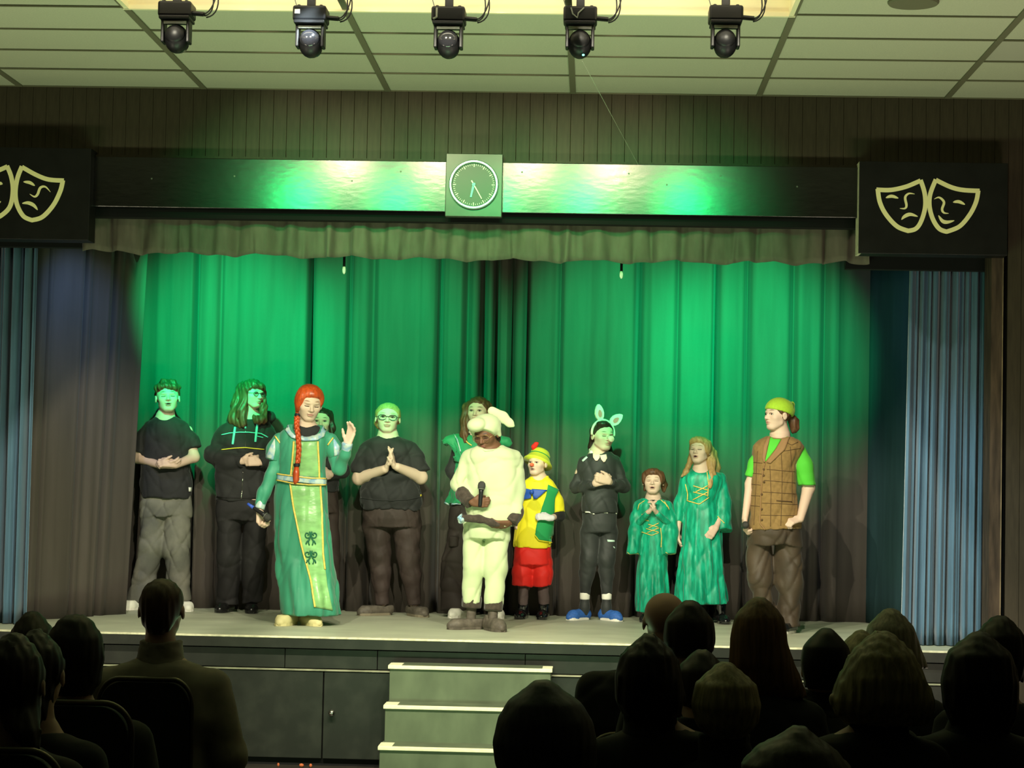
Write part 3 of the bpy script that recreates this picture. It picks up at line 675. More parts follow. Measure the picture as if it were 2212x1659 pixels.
def hand(F, wr, d, n, L=.175, thumb=1, curl=.35, spread=.14, curls=None, k=.006, tcurl=.3):
    """palm, four fingers of unequal length, thumb from the side of the palm. d: finger direction, n: the way the palm faces"""
    d = np.asarray(d, float); d /= np.linalg.norm(d); n = np.asarray(n, float); n = n-d*(n@d); n /= np.linalg.norm(n); s_ = np.cross(d, n)*thumb
    wr = np.asarray(wr, float); tips = []
    offs = (.155, .055, -.045, -.14); ln = (.92, 1.0, .94, .74)
    for i in range(4):
        kn = wr+d*L*(.50-.02*abs(i-1))+s_*L*offs[i]
        F.cone(wr+d*L*.04+s_*L*offs[i]*.62, kn, .085*L, .074*L, .012, sq=(n, 1.1))
        c_ = curl if curls is None else curls[i]
        dd = d+s_*spread*(1.2-i)*.55; dd /= np.linalg.norm(dd); p = kn; ang = c_*.7
        for j, (sl, r0, r1) in enumerate(((.225, .064, .060), (.15, .060, .056), (.10, .056, .046))):
            e = dd*math.cos(ang)+n*math.sin(ang); q = p+e*L*sl*ln[i]; F.cone(p, q, r0*L, r1*L, k); p = q; ang += c_*(1.15 if j == 0 else .8)
        tips.append(p)
    b = wr+d*L*.14+s_*L*.15; m1 = b+(d*.62+s_*.62+n*.25)*L*.20; e = d*(.85-tcurl*.3)+s_*(.35-tcurl*.6)+n*(.2+tcurl*.8); e /= np.linalg.norm(e)
    m2 = m1+e*L*.17; m3 = m2+(e*.8+n*.25*tcurl+d*.2)*L*.13
    F.cone(wr+d*L*.05+s_*L*.06, b, .07*L, .075*L, .012); F.cone(b, m1, .080*L, .066*L, .012); F.cone(m1, m2, .064*L, .058*L, k); F.cone(m2, m3, .058*L, .046*L, k)
    return tips
class Perf:
    """one standing performer; all 2-D measures are read from a zoomed crop with transform tf = (x0, y0, scale)"""
    def __init__(s, tf, foot, label, name='person', Y=None, group=None):
        s.tf = tf; fx, fy = tf[0]+foot[0]/tf[2], tf[1]+foot[1]/tf[2]
        p = atZ(fx, fy, STAGE); 
        if Y is not None: p = atY(fx, fy, Y); p[2] = STAGE
        s.Y = p[1]; s.m = s.Y/FPX/tf[2]
        s.root = thing('person', (p[0], p[1], STAGE), label, 'person', group); s.bodyparts = []; s.bvh = {}
    def pt(s, x, y, fwd=0.0): return atY(s.tf[0]+x/s.tf[2], s.tf[1]+y/s.tf[2], s.Y-fwd)
    def ch(s, pts, f=1.0, add=0.0): return [(s.pt(p[0], p[1], p[2]), p[3]*s.m*f+add) for p in pts]
    def rows(s, R, f=1.0, dep=1.0):
        out = []
        for r in R:
            y, xl, xr, d = r[:4]; fw = r[4] if len(r) > 4 else 0.0
            a, b = s.pt(xl, y, fw), s.pt(xr, y, fw); out.append(((a[2]+b[2])/2, (a[0]+b[0])/2, s.Y-fw, abs(b[0]-a[0])/2*f, d*dep))
        return out
    def bounds(s, P, pad):
        P = np.array(P); return P.min(0)-pad, P.max(0)+pad
    def garment(s, name, m, rows=None, chains=(), h=.008, k=.02, folds=(.003, 38, 1), cuts=(), neck=None, skirt=None, endcut=True, bottom=None, label=None, n=2.3, grow=0.0, parent=None, sm=1, sqd=None):
        R = s.rows(rows) if rows else []; C = [s.ch(c_) for c_ in chains]
        P = []
        for r in R: P += [(r[1]-r[3], r[2]-r[4], r[0]), (r[1]+r[3], r[2]+r[4], r[0])]
        for c_ in C:
            for p, rr in c_: P += [p-rr, p+rr]
        lo, hi = s.bounds(P, .05); F = Field(lo, hi, h)
        if grow: R = [(z, cx, cy, rx+grow, ry+grow) for z, cx, cy, rx, ry in R]
        for c_ in C:
            G = Field(lo, hi, h) if False else F
            # each limb is cut flat at its end before joining
            b = np.array([p for p, _ in c_]); rm = max(r for _, r in c_)+.05
            w = F.win(b.min(0)-rm, b.max(0)+rm); sub = Field.__new__(Field); sub.x, sub.y, sub.z = F.x[w[0]], F.y[w[1]], F.z[w[2]]; sub.h = h
            sub.D = np.full((len(sub.x), len(sub.y), len(sub.z)), .3, np.float32); sub.chain(c_, .03, sq=sqd)
            if endcut: 
                d_ = c_[-1][0]-c_[-2][0]; sub.plane(c_[-1][0], d_)
            F._mix(w, sub.D, k, 'u')
        if R: F.stack(R, k, n=n, fold=skirt)
        if folds: F.rough(folds[0]*1.7, folds[1], sum(map(ord, name)) % 7+int(s.root.location.x*10)+40, folds[2])
        if neck: 
            for nk in neck: F.ell(s.pt(nk[0], nk[1], nk[2]), (nk[3]*s.m, nk[5] if len(nk) > 5 else nk[3]*s.m, nk[4]*s.m), .008, 'sub')
        for p, nn in cuts: F.plane(p, nn)
        V, Q = F.mesh(sm); o = mesh_obj(name, V, Q, m, parent or s.root)
        if label: o['label'] = label
        s.bvh[o.name] = BVHTree.FromPolygons([Vector(v) for v in V], [tuple(q) for q in Q]); return o
    def hit(s, o, x, y, lift):
        r = Vector(ray(s.tf[0]+x/s.tf[2], s.tf[1]+y/s.tf[2])).normalized(); b = s.bvh[o if isinstance(o, str) else o.name]
        loc, nrm, i, d_ = b.ray_cast(Vector((0, 0, HC)), r)
        if loc is None:
            loc, nrm, i, d_ = b.find_nearest(Vector(s.pt(x, y, .1)))
        if nrm.y > 0: nrm = -nrm
        return np.array(loc)+np.array(nrm)*lift*.6+np.array([0, -lift*.6, 0])
    def patch(s, o, name, m, left, right, lift=.004, n=24, w=8, parent=None, label=None, th=.004):
        """cloth patch laid on a garment between two edge polylines"""
        def rs(pl, n_):
            pl = np.array(pl, float); L = np.concatenate([[0], np.cumsum(np.linalg.norm(np.diff(pl, axis=0), axis=1))]); t = np.linspace(0, L[-1], n_)
            return np.stack([np.interp(t, L, pl[:, i]) for i in range(2)], 1)
        A, B = rs(left, n), rs(right, n); top = []; 
        for i in range(n):
            for j in range(w): 
                q = A[i]+(B[i]-A[i])*j/(w-1); top.append(s.hit(o, q[0], q[1], lift))
        nt = len(top); vs = top+[v+np.array([0, th+lift, 0]) for v in top]; fs = []
        for i in range(n-1):
            for j in range(w-1):
                a = i*w+j; fs.append((a, a+1, a+w+1, a+w)); fs.append((nt+a, nt+a+w, nt+a+w+1, nt+a+1))
        per = [j for j in range(w)]+[i*w+w-1 for i in range(1, n)]+[(n-1)*w+j for j in range(w-2, -1, -1)]+[i*w for i in range(n-2, 0, -1)]
        for a, b in zip(per, per[1:]+per[:1]): fs.append((b, a, a+nt, b+nt))
        ob = MB().add(vs, fs).build(name, m, parent or o, smooth=False)
        ob.data.shade_smooth()
        if label: ob['label'] = label
        return ob
    def line(s, o, name, m, pts, wid, lift=.004, parent=None, label=None, mb=None, flat=.6):
        pl = np.array(pts, float)
        if mb is not None and len(pl) > 3:
            for _ in range(2): pl = np.concatenate([pl[:1], np.stack([.75*pl[:-1]+.25*pl[1:], .25*pl[:-1]+.75*pl[1:]], 1).reshape(-1, 2), pl[-1:]])
        L = np.concatenate([[0], np.cumsum(np.linalg.norm(np.diff(pl, axis=0), axis=1))]); n_ = max(3, int(L[-1]/10)+2); t = np.linspace(0, L[-1], n_)
        P = [s.hit(o, np.interp(u, L, pl[:, 0]), np.interp(u, L, pl[:, 1]), lift) for u in t]
        q = mb or MB(); q.tube(P, wid*s.m/2, 6)
        if mb: return None
        ob = q.build(name, m, parent or o, smooth=True)
        if label: ob['label'] = label
        return ob
    def body(s, head, arms=(), legs=(), torso=None, neck=None, hands=(), skin=(.62, .43, .33), lip=(.47, .22, .18), brow=(.12, .07, .04), h=.005, fem=0, child=0, open_=0, nose=1., eyes='open', iris=(.05, .035, .02), extra=None, brows=True, blush=.25, eye_white=True):
        """head = dict(c=(x,y,fwd), H=px, yaw, pitch, roll)"""
        H = Head(s.pt(*head['c']), head['H']*s.m, head.get('yaw', 0), head.get('pitch', 0), head.get('roll', 0), head.get('w', 1.1)); s.head = H
        arms = [[(a[0][0]*.82+a[1][0]*.18, a[0][1]*.82+a[1][1]*.18, a[0][2]-.01, a[0][3]*.72)]+[((a[0][0]+a[1][0])/2, (a[0][1]+a[1][1])/2, (a[0][2]+a[1][2])/2, (a[0][3]+a[1][3])*.44)]+list(a[1:]) for a in arms]
        legs = [[(x, y, f, r*(.72 if i < len(l)-1 else .8)) for i, (x, y, f, r) in enumerate(l)] for l in legs]
        A = [s.ch(a) for a in arms]; LG = [s.ch(l) for l in legs]; T = s.rows(torso, .86, .86) if torso else []
        P = [H.c-H.h*.62, H.c+H.h*.62]
        for c_ in A+LG:
            for p, r in c_: P += [p-r, p+r]
        for hd in hands: 
            w_ = s.pt(*hd['w']); P += [w_-.2, w_+.2]
        for r in T: P += [(r[1]-r[3], r[2]-r[4], r[0]), (r[1]+r[3], r[2]+r[4], r[0])]
        lo, hi = s.bounds(P, .03)
        # finer slices where the head and the hands are
        zf = [(H.c[2]-H.h*.62, H.c[2]+H.h*.62)]
        for hd in hands: w_ = s.pt(*hd['w'])[2]; zf.append((w_-.14, w_+.16))
        zs = [lo[2]]
        while zs[-1] < hi[2]: zs.append(zs[-1]+(h*.8 if any(a <= zs[-1] <= b for a, b in zf) else h*2.0))
        F = Field(lo, hi, h, zs)
        for l in LG: F.chain(l, .02)
        if T: F.stack(T, .03)
        for a in A: F.chain(a, .02)
        nk = neck or dict(r=.2*H.h)
        np_ = s.pt(*nk['p']) if 'p' in nk else H.P(0, -.12, -.75)
        F.cone(H.P(0, -.10, -.22), np_, nk['r'], nk['r']*1.12, .03)
        if T: F.cone(np_, (T[0][1] if False else np_[0], s.Y, np_[2]-.12), nk['r']*1.15, nk['r']*1.4, .05)
        H.field(F, fem, child, open_, nose)
        for hd in hands:
            hand(F, s.pt(*hd['w']), hd['d'], hd['n'], hd.get('L', H.h*.74), hd.get('thumb', 1), hd.get('curl', .35), hd.get('spread', .08), hd.get('curls'), tcurl=hd.get('tcurl', .3))
        V, Q = F.mesh(1)
        col = np.tile(np.array(skin, float), (len(V), 1)); H.colors(V, col, skin, lip, brow, fem, open_, blush, brows)
        o = mesh_obj('body', V, Q, m_skin, s.root, col); s.b = o
        s.bvh[o.name] = BVHTree.FromPolygons([Vector(v) for v in V], [tuple(q) for q in Q])
        q = H.local(V); s.q = q
        for sg in (-1, 1):
            f0 = H.surf(q, sg*.135, -.0)
            if eyes == 'open':
                e = MB(); M3 = H.R*H.h
                e.ell(H.P(sg*.135, f0-.028, .002), (.058, .045, .030), 14, 8, H.R*H.h); eo = e.build('eye', m_eye, o, smooth=True)
                MB().ell(H.P(sg*.135, f0+.008, .0), (.024, .014, .025), 10, 6, H.R*H.h).build('iris', m_iris, eo, smooth=True) if False else None
                me = eo.data; me.materials.append(m_iris)
                cpos = np.array(H.P(sg*.135, f0+.02, .002))-np.array(world_loc(o))
                for p_ in me.polygons:
                    if (Vector(p_.center)-Vector(cpos)).length < H.h*.034: p_.material_index = 1
            if eyes:
                pts = []
                for u in np.linspace(-1, 1, 7):
                    x = sg*.135+u*.062; zz = (.030*(1-u*u)+.004) if eyes == 'open' else (-.012-.010*(1-u*u))
                    pts.append(H.P(x, H.surf(q, x, zz)+.006, zz))
                MB().tube(pts, .0075*H.h*(1.15 if fem else .9), 5).build('eyelid_line', m_lash, o, smooth=True)
        return o
    def hairfield(s, cap=1.07, line=.22, front=True, chains=(), h=.007, k=.025, amp=.003, f=190, m=None, extra=None, name='hair', cutears=False, parent=None, stripe=True, capc=(0, -.055, .13), capr=(.345, .435, .375), flat=None, sqd=None):
        H = s.head; C = [s.ch(c_) for c_ in chains]; P = [H.c-H.h*.7, H.c+H.h*.7]
        for c_ in C:
            for p, r in c_: P += [p-r, p+r]
        lo, hi = s.bounds(P, .03); F = Field(lo, hi, h)
        R = H.R.copy(); c0 = H.P(*capc)
        F.ell(c0, np.array(capr)*np.array([H.w, 1, 1])*H.h*cap, .01, 'u', R)
        if line is not None:
            n_ = R @ np.array([0, .75, -.65]); n_ /= np.linalg.norm([.75, .65]); p0 = H.P(0, line/.75, .30); F.plane(p0, n_)
        if extra: extra(F, H)
        for c_ in C: F.chain(c_, k, sq=sqd)
        if amp:
            X, Y, Z = F.grid((slice(None),)*3)
            F.D += (amp*(np.sin(f*X+4*np.sin(22*Z)+2*np.sin(9*Z))*.6+np.sin(f*.73*Y+f*.4*X+3*np.sin(17*Z))*.6)).astype(np.float32)
        V, Q = F.mesh(1); return mesh_obj(name, V, Q, m, parent or s.root)
    def shoe(s, x, y, dx, L, m, fwd=0.0, w=None, h=.05, name='shoe', sole=None, toe_dir=None, high=0.0):
        """shoe with its heel near (x,y) and toes pointing dx sideways (-1..1) and towards the hall"""
        a = s.pt(x, y, fwd); a[2] = STAGE; d = np.array([dx, -math.sqrt(max(.0, 1-dx*dx)), 0.0]); L = L*s.m; w = (w*s.m if w else L*.19)
        sl = .012; F = Field(a-np.array([L*1.1, L*1.1, .01]), a+np.array([L*1.1, L*1.1, .10+high]), .006)
        nn = np.array([0, 0, 1.])
        heel = a-d*L*.28; ball = a+d*L*.42; toe = a+d*L*.60
        F.cone(heel+nn*(w*.85), ball+nn*(w*.62), w*.88, w*1.0, .02); F.cone(ball+nn*w*.6, toe+nn*w*.5, w*.98, w*.68, .02)
        F.cone(heel+nn*w*.9, heel+d*L*.1+nn*(h+high+w*.3), w*.85, w*.80, .025); F.cone(heel+d*L*.12+nn*(h), ball+nn*w*.7, w*.75, w*.75, .03)
        F.plane(a+nn*sl*.6, -nn)
        F.plane(heel+nn*(h+high+w*.5), nn)
        V, Q = F.mesh(1); o = mesh_obj(name, V, Q, m, s.root)
        b = MB(); side = np.cross(d, nn); prof = [(-.32, .62), (-.24, .86), (0, .92), (.25, 1.05), (.45, 1.06), (.60, .86), (.70, .40)]
        ringL = [a+d*L*t-side*w*ww for t, ww in prof]; ringR = [a+d*L*t+side*w*ww for t, ww in prof[::-1]]; ring = ringL+ringR; n_ = len(ring)
        vs = [p+nn*.001 for p in ring]+[p+nn*(sl+.008) for p in ring]
        b.add(vs, [tuple(range(n_))[::-1], tuple(range(n_, 2*n_))]+[(i, (i+1) % n_, (i+1) % n_+n_, i+n_) for i in range(n_)]); b.build('sole', sole or m, o)
        return o
    def glasses(s, m, rr=.095, rz=.075, dz=-.005, thick=.011, f=None):
        H = s.head; q = s.q; mb = MB(); f0 = max(H.surf(q, .135, -.06), H.surf(q, .135, .06), .36)+.02 if f is None else f
        for sg in (-1, 1):
            pts = [H.P(sg*.145+rr*math.cos(a), f0-.05*abs(math.cos(a)*.5+sg*0), dz+rz*math.sin(a)) for a in np.linspace(0, 2*PI, 19)]
            mb.tube(pts, thick*H.h, 6, cap=False); mb.tube([H.P(sg*(.145+rr), f0-.02, dz+.02), H.P(sg*.36, .05, dz+.04), H.P(sg*.36, -.06, dz-.0)], thick*H.h*.8, 6)
        mb.tube([H.P(-.05, f0-.01, dz+.02), H.P(0, f0+.015, dz+.03), H.P(.05, f0-.01, dz+.02)], thick*H.h, 6)
        g = mb.build('glasses', m, s.root, smooth=True)
        ln = MB()
        for sg in (-1, 1): 
            ln = MB(); pts = [H.P(sg*.145+rr*.97*math.cos(a), f0-.025, dz+rz*.97*math.sin(a)) for a in np.linspace(0, 2*PI, 19)[:-1]]
            p2 = [p+H.R @ np.array([0, -.006*H.h, 0]) for p in pts]; n_ = len(pts)
            ln.add(pts+p2, [tuple(range(n_)), tuple(range(2*n_-1, n_-1, -1))]+[(i, i+n_, (i+1) % n_+n_, (i+1) % n_) for i in range(n_)]); ln.build('lens', m_glass, g)
        return g
m_skin = mat('skin', (.6, .42, .32), .55, spec=.3, attr='Col')
m_eye = mat('eye_white', (.7, .68, .62), .25, spec=.5); m_iris = mat('eye_iris', (.03, .02, .012), .2, spec=.6); m_lash = mat('lash_line', (.035, .02, .014), .7)
m_glass = mat('glass_lens', (1, 1, 1), .02, spec=.4, trans=1.0, alpha=.25)
def mic(label, a, b, pad=None, tail=None):
    """handheld microphone from its tail a to its head b (world points)"""
    a, b = np.asarray(a, float), np.asarray(b, float); d = (b-a)/np.linalg.norm(b-a); L = np.linalg.norm(b-a)
    t = thing('handheld_microphone', tuple(a), label, 'microphone')
    MB().tube([a, a+d*.012, a+d*L*.55, a+d*L*.70], [.010, .013, .016, .020], 14).build('handle', m_mic, t, smooth=True)
    MB().tube([a+d*L*.68, a+d*L*.73, a+d*L*.82, a+d*L*.93, b], [.020, .026, .028, .024, .010], 16).build('grille', m_grille, t, smooth=True)
    MB().tube([a+d*L*.69, a+d*L*.725], [.0265, .0265], 16).build('collar_ring', m_greyplastic, t, smooth=True)
    if tail: MB().tube([a-d*.05, a+d*.004], [.010, .0125], 12).build('end_band', tail, t, smooth=True)
    return t
m_mic = mat('mic_body', (.012, .012, .013), .4); m_grille = mat('mic_grille', (.06, .06, .055), .45, .3, bump=.5, bscale=500)
# ------------------------------------------------------------------ performers
T1 = (260, 800, 2.961); T2 = (520, 800, 2.91); T3 = (920, 830, 3.018); T4 = (1200, 860, 3.318); T5 = (1420, 830, 2.963)
m_blackcotton = mat('black_cotton', (.022, .022, .022), .8, var=.2, scale=10, sheen=.1, bump=.3, bscale=16)
m_greyjean = mat('grey_denim', lin((92, 92, 84)), .8, col2=lin((128, 126, 112)), scale=4, thresh=(.4, .7), bump=.3, bscale=16)
m_blackpants = mat('black_trousers', (.020, .019, .019), .75, var=.2, scale=8, bump=.3, bscale=16)
m_leggings = mat('dark_leggings', lin((58, 48, 44)), .7, var=.15, scale=8, bump=.3, bscale=16)
m_sole_white = mat('white_sole', lin((235, 232, 220)), .5)
m_shoe_black = mat('black_leather', (.012, .012, .012), .25, spec=.6)
m_shoe_grey = mat('grey_shoe', lin((92, 86, 76)), .6, var=.3, scale=30)
m_hair_brown = mat('brown_hair', lin((92, 62, 40)), .5, var=.5, scale=12, stretch=(8, 8, .6), spec=.35)
m_hair_dark = mat('dark_hair', lin((46, 34, 26)), .45, var=.4, scale=12, stretch=(8, 8, .6), spec=.35)
m_hair_blond = mat('blond_hair', lin((168, 136, 88)), .5, var=.3, scale=12, stretch=(8, 8, .6), spec=.3)
m_hair_red = mat('red_hair', lin((186, 74, 30)), .35, var=.35, scale=10, stretch=(8, 8, .6), spec=.5)
m_turq = mat('turquoise_stitch', lin((110, 230, 215)), .6); m_yline = mat('yellow_stitch', lin((235, 215, 70)), .6)
m_frame = mat('glasses_frame', (.02, .02, .02), .3, spec=.5)
PALE = (.66, .47, .36)
# --- boy in black tee
p = Perf(T1, (250, 1525), 'boy in a plain black tee and baggy grey jeans, hands clasped', Y=16.45)
tor = [(288, 245, 335, .065), (306, 215, 372, .085), (340, 165, 425, .105), (420, 145, 445, .125), (520, 140, 442, .125), (640, 128, 448, .125), (700, 124, 452, .13), (770, 132, 456, .135), (815, 140, 452, .138)]
aA = [(172, 345, 0, 40), (112, 560, .02, 34), (252, 606, .17, 23)]; aB = [(425, 345, 0, 40), (472, 555, .02, 34), (352, 606, .17, 23)]
lA = [(215, 880, 0, 62), (195, 1150, .02, 50), (110, 1490, 0, 32)]; lB = [(365, 880, 0, 62), (360, 1150, .02, 50), (400, 1490, 0, 32)]
p.body(dict(c=(302, 175, .03), H=198, yaw=14, pitch=8, roll=-3), [aA, aB], [lA, lB], tor, dict(p=(285, 322, 0), r=.058),
    [dict(w=(262, 606, .17), d=(1, -.25, .05), n=(.1, .75, .65), thumb=1, curl=.5), dict(w=(348, 600, .18), d=(-.8, -.3, .1), n=(.1, .8, -.5), thumb=-1, curl=.75)], skin=PALE, open_=.35, eyes='closed')
def ex(F, H):
    for x, f, z, r in ((-.22, .30, .30, .10), (-.08, .34, .33, .10), (.08, .34, .30, .11), (.2, .29, .27, .10), (-.1, .1, .46, .16), (.15, .1, .45, .15), (0, -.15, .48, .16), (-.3, .1, .3, .12), (.28, .12, .3, .12)):
        F.ell(H.P(x, f, z), (r*H.h,)*3, .02)
p.hairfield(1.06, .20, m=m_hair_brown, extra=ex, amp=.005)
o = p.garment('tee_shirt', m_blackcotton, tor, [[(190, 365, 0, 42), (138, 440, .01, 46), (112, 524, .02, 48)], [(405, 365, 0, 42), (450, 440, .01, 46), (470, 498, .02, 47)]], neck=[(290, 272, .03, 56, 62, .10)], folds=(.004, 34, .7))
p.patch(o, 'hem_tag', m_white, [(436, 748), (437, 775)], [(453, 748), (453, 775)], n=3, w=3)
p.garment('jeans', m_greyjean, [(760, 150, 440, .105), (850, 140, 450, .122), (930, 145, 452, .12)], [[(222, 900, 0, 80), (205, 1120, .02, 76), (150, 1330, .0, 74), (112, 1478, 0, 68)], [(368, 900, 0, 84), (352, 1150, .02, 84), (372, 1330, 0, 74), (392, 1478, 0, 62)]], folds=(.006, 26, .8))
p.shoe(105, 1520, -.35, 215, m_white, sole=m_sole_white, name='trainer', fwd=.0); p.shoe(410, 1520, .35, 215, m_white, sole=m_sole_white, name='trainer')
# --- black hoodie with stitched lines
p = Perf(T1, (760, 1530), 'person with long brown hair and glasses in a black hoodie with turquoise stitched lines', Y=16.4)
tor = [(288, 755, 910, .07), (325, 680, 950, .10), (400, 615, 985, .13), (500, 610, 985, .135), (600, 605, 975, .135), (700, 606, 958, .135), (780, 610, 950, .135), (836, 612, 945, .13)]
aA = [(660, 380, 0, 36), (592, 535, .03, 34), (765, 582, .17, 22)]; aB = [(955, 365, 0, 38), (992, 535, .03, 34), (900, 588, .17, 22)]
lA = [(705, 900, 0, 60), (695, 1200, .02, 48), (682, 1500, 0, 30)]; lB = [(860, 900, 0, 60), (855, 1200, .02, 48), (842, 1500, 0, 30)]
p.body(dict(c=(848, 152, .05), H=178, yaw=48, pitch=2, roll=4), [aA, aB], [lA, lB], tor, dict(p=(830, 300, 0), r=.056),
    [dict(w=(778, 580, .17), d=(1, -.2, .05), n=(.1, .9, .3), thumb=1, curl=.55), dict(w=(890, 590, .19), d=(-1, -.1, .05), n=(0, 1, -.1), thumb=-1, curl=.8)], skin=PALE, fem=1)
def ex(F, H):
    for x, f, z, r in ((-.2, .28, .30, .11), (-.05, .35, .27, .085), (.08, .35, .26, .085), (.2, .30, .26, .10)): F.ell(H.P(x, f, z), (r*H.h, r*H.h, r*H.h*1.3), .02)
p.hairfield(1.12, .26, m=m_hair_brown, extra=ex, amp=.005, chains=[[(790, 120, -.02, 50), (755, 220, .0, 46), (725, 310, .06, 36), (770, 352, .10, 22)], [(800, 170, .08, 34), (775, 260, .10, 32), (790, 345, .13, 20)], [(835, 190, -.06, 60), (830, 300, -.06, 55), (830, 335, -.04, 45)], [(905, 150, .02, 26), (915, 240, .06, 26), (915, 320, .10, 24)], [(860, 300, .12, 18), (880, 322, .13, 22), (912, 310, .12, 16)]])
p.glasses(m_frame)
o = p.garment('hoodie', m_blackcotton, tor, [[(672, 395, 0, 50), (590, 530, .03, 54), (700, 580, .12, 44), (775, 584, .16, 34)], [(940, 395, 0, 50), (990, 530, .03, 54), (940, 580, .12, 44), (895, 590, .16, 34)]], neck=[(830, 285, .05, 52, 34, .08)], folds=(.006, 30, .8))
p.garment('hood', m_blackcotton, None, [[(720, 320, -.05, 40), (800, 330, -.10, 46), (930, 310, -.10, 46), (960, 300, -.05, 38)]], endcut=False)
for pts, w in ((((648, 412), (700, 402), (760, 396), (820, 396), (900, 404), (944, 428)), 7), (((735, 366), (718, 474)), 17), (((801, 350), (800, 372)), 14), (((876, 338), (864, 458)), 17), (((870, 420), (915, 430)), 6)): p.line(o, 'stitched_line', m_turq, pts, w, .004)
p.line(o, 'stitched_line', m_yline, ((648, 508), (720, 498), (800, 494), (920, 506)), 7, .004)
p.line(o, 'zip', m_chrome, ((801, 380), (800, 505)), 5, .003); p.line(o, 'zip', m_chrome, ((786, 645), (774, 822)), 5, .003)
p.line(o, 'hem_band', m_blackpants, ((618, 808), (700, 814), (780, 816), (940, 806)), 8, .001)
p.garment('trousers', m_blackpants, [(830, 622, 938, .12), (900, 622, 948, .125), (960, 628, 945, .12)], [[(705, 940, 0, 80), (700, 1200, .02, 72), (685, 1488, 0, 66)], [(862, 940, 0, 80), (858, 1200, .02, 72), (848, 1488, 0, 64)]], folds=(.006, 24, .8))
p.shoe(676, 1522, -.15, 210, m_shoe_black); p.shoe(840, 1522, .15, 210, m_shoe_black)
# --- woman in long green gown with red braid
m_gown = mat('green_jersey', lin((58, 140, 110)), .55, var=.12, scale=5, stretch=(5, 5, .6), sheen=.25, spec=.3)
m_satin = mat('pale_green_satin', lin((132, 184, 116)), .28, var=.22, scale=9, stretch=(1, 1, 2.5), spec=.5, bump=.25, bscale=14)
m_gold = mat('gold_braid', lin((226, 196, 96)), .4, var=.2, scale=60, spec=.5)
m_silver = mat('silver_brocade', lin((176, 196, 186)), .3, col2=lin((130, 170, 190)), scale=28, thresh=(.45, .6), spec=.5)
m_motif = mat('dark_green_motif', lin((28, 96, 66)), .5)
m_cream_shoe = mat('cream_shoe', lin((214, 206, 150)), .6)
m_band = mat('hair_band', (.01, .012, .016), .5)
p = Perf(T2, (430, 1580), 'woman in long green gown with satin panel and red braid, one hand raised', Y=15.09)
s_ = 1
tor = [(345, 330, 490, .075), (372, 275, 535, .10), (420, 240, 556, .115), (500, 245, 545, .125), (600, 258, 530, .115), (680, 242, 534, .12)]
aA = [(262, 420, 0, 34), (205, 655, .0, 28), (120, 880, .06, 19)]; aB = [(545, 430, 0, 34), (608, 620, .02, 29), (672, 468, .14, 20)]
p.body(dict(c=(430, 208, .03), H=212, yaw=22, pitch=-12, roll=4), [aA, aB], [[(330, 800, 0, 55), (320, 1200, 0, 42), (310, 1555, 0, 30)], [(430, 800, 0, 55), (430, 1200, 0, 42), (425, 1560, -.05, 30)]], tor, dict(p=(412, 355, -.01), r=.050),
    [dict(w=(118, 880, .06), d=(.1, -.1, -1), n=(.8, -.5, .3), thumb=-1, curl=1.0, tcurl=.8), dict(w=(672, 466, .14), d=(.30, -.1, 1), n=(-.5, -.8, .1), thumb=-1, curl=.35, spread=.1)], skin=(.66, .47, .36), fem=1, eyes='closed', open_=.1, brow=(.25, .12, .06))
def ex(F, H):
    F.ell(H.P(0, -.02, .33), np.array((.29, .36, .19))*H.h, .05, 'u', H.R); F.ell(H.P(.27, .08, .12), np.array((.09, .16, .2))*H.h, .03, 'u', H.R)
    F.ell(H.P(-.27, .10, .14), np.array((.10, .18, .22))*H.h, .03, 'u', H.R)
    F.ell(H.P(-.28, .0, .0), np.array((.12, .2, .28))*H.h, .03, 'u', H.R); F.ell(H.P(0, -.35, -.15), np.array((.2, .14, .2))*H.h, .03, 'u', H.R)
p.hairfield(1.06, .24, m=m_hair_red, extra=ex, amp=.0015, chains=[[(370, 240, -.0, 24), (355, 285, .03, 15)]])
# braid: two twisting strands in front of the shoulder
br = MB(); path = [(354, 290, .10), (352, 340, .135), (362, 420, .15), (366, 500, .155), (358, 585, .155)]
pa = np.array(path, float); 
for ph in (0, 2*PI/3, 4*PI/3):
    pts = []; rd = []
    for u in np.linspace(0, 1, 56):
        q = [np.interp(u*4, range(5), pa[:, i]) for i in range(3)]; r_ = 8.5
        a = ph+u*2*PI*3.4; c0 = p.pt(q[0]+r_*math.sin(a), q[1]+r_*.0, q[2]+.011*math.sin(2*a)); pts.append(c0); rd.append(11.0*p.m*(1-.15*u))
    br.tube(pts, rd, 8)
bo = br.build('braid', m_hair_red, p.root, smooth=True)
MB().tube([p.pt(352, 586, .155), p.pt(352, 604, .155)], 21*p.m, 12).build('hair_band', m_band, bo)
MB().tube([p.pt(356, 276, .09), p.pt(352, 296, .10)], 17*p.m, 12).build('hair_band', m_band, bo)
MB().tube([p.pt(352, 602, .155), p.pt(348, 650, .155), p.pt(348, 690, .155), p.pt(340, 716, .155)], [14*p.m, 22*p.m, 20*p.m, 8*p.m], 12).build('braid_end', m_hair_red, bo, smooth=True)
p.garment('undershirt', m_blackcotton, [(338, 368, 470, .06), (360, 310, 515, .085), (420, 285, 520, .108), (470, 290, 515, .11)], neck=[(418, 318, .05, 52, 42, .09)], folds=None)
rw = [(350, 318, 500, .078), (374, 262, 545, .105), (420, 235, 560, .122), (500, 243, 548, .132), (600, 255, 533, .124), (680, 238, 537, .128), (720, 222, 540, .135), (800, 208, 545, .145), (950, 212, 556, .155), (1100, 216, 570, .165), (1250, 232, 592, .175), (1400, 252, 606, .185), (1500, 258, 618, .19), (1532, 262, 620, .19)]
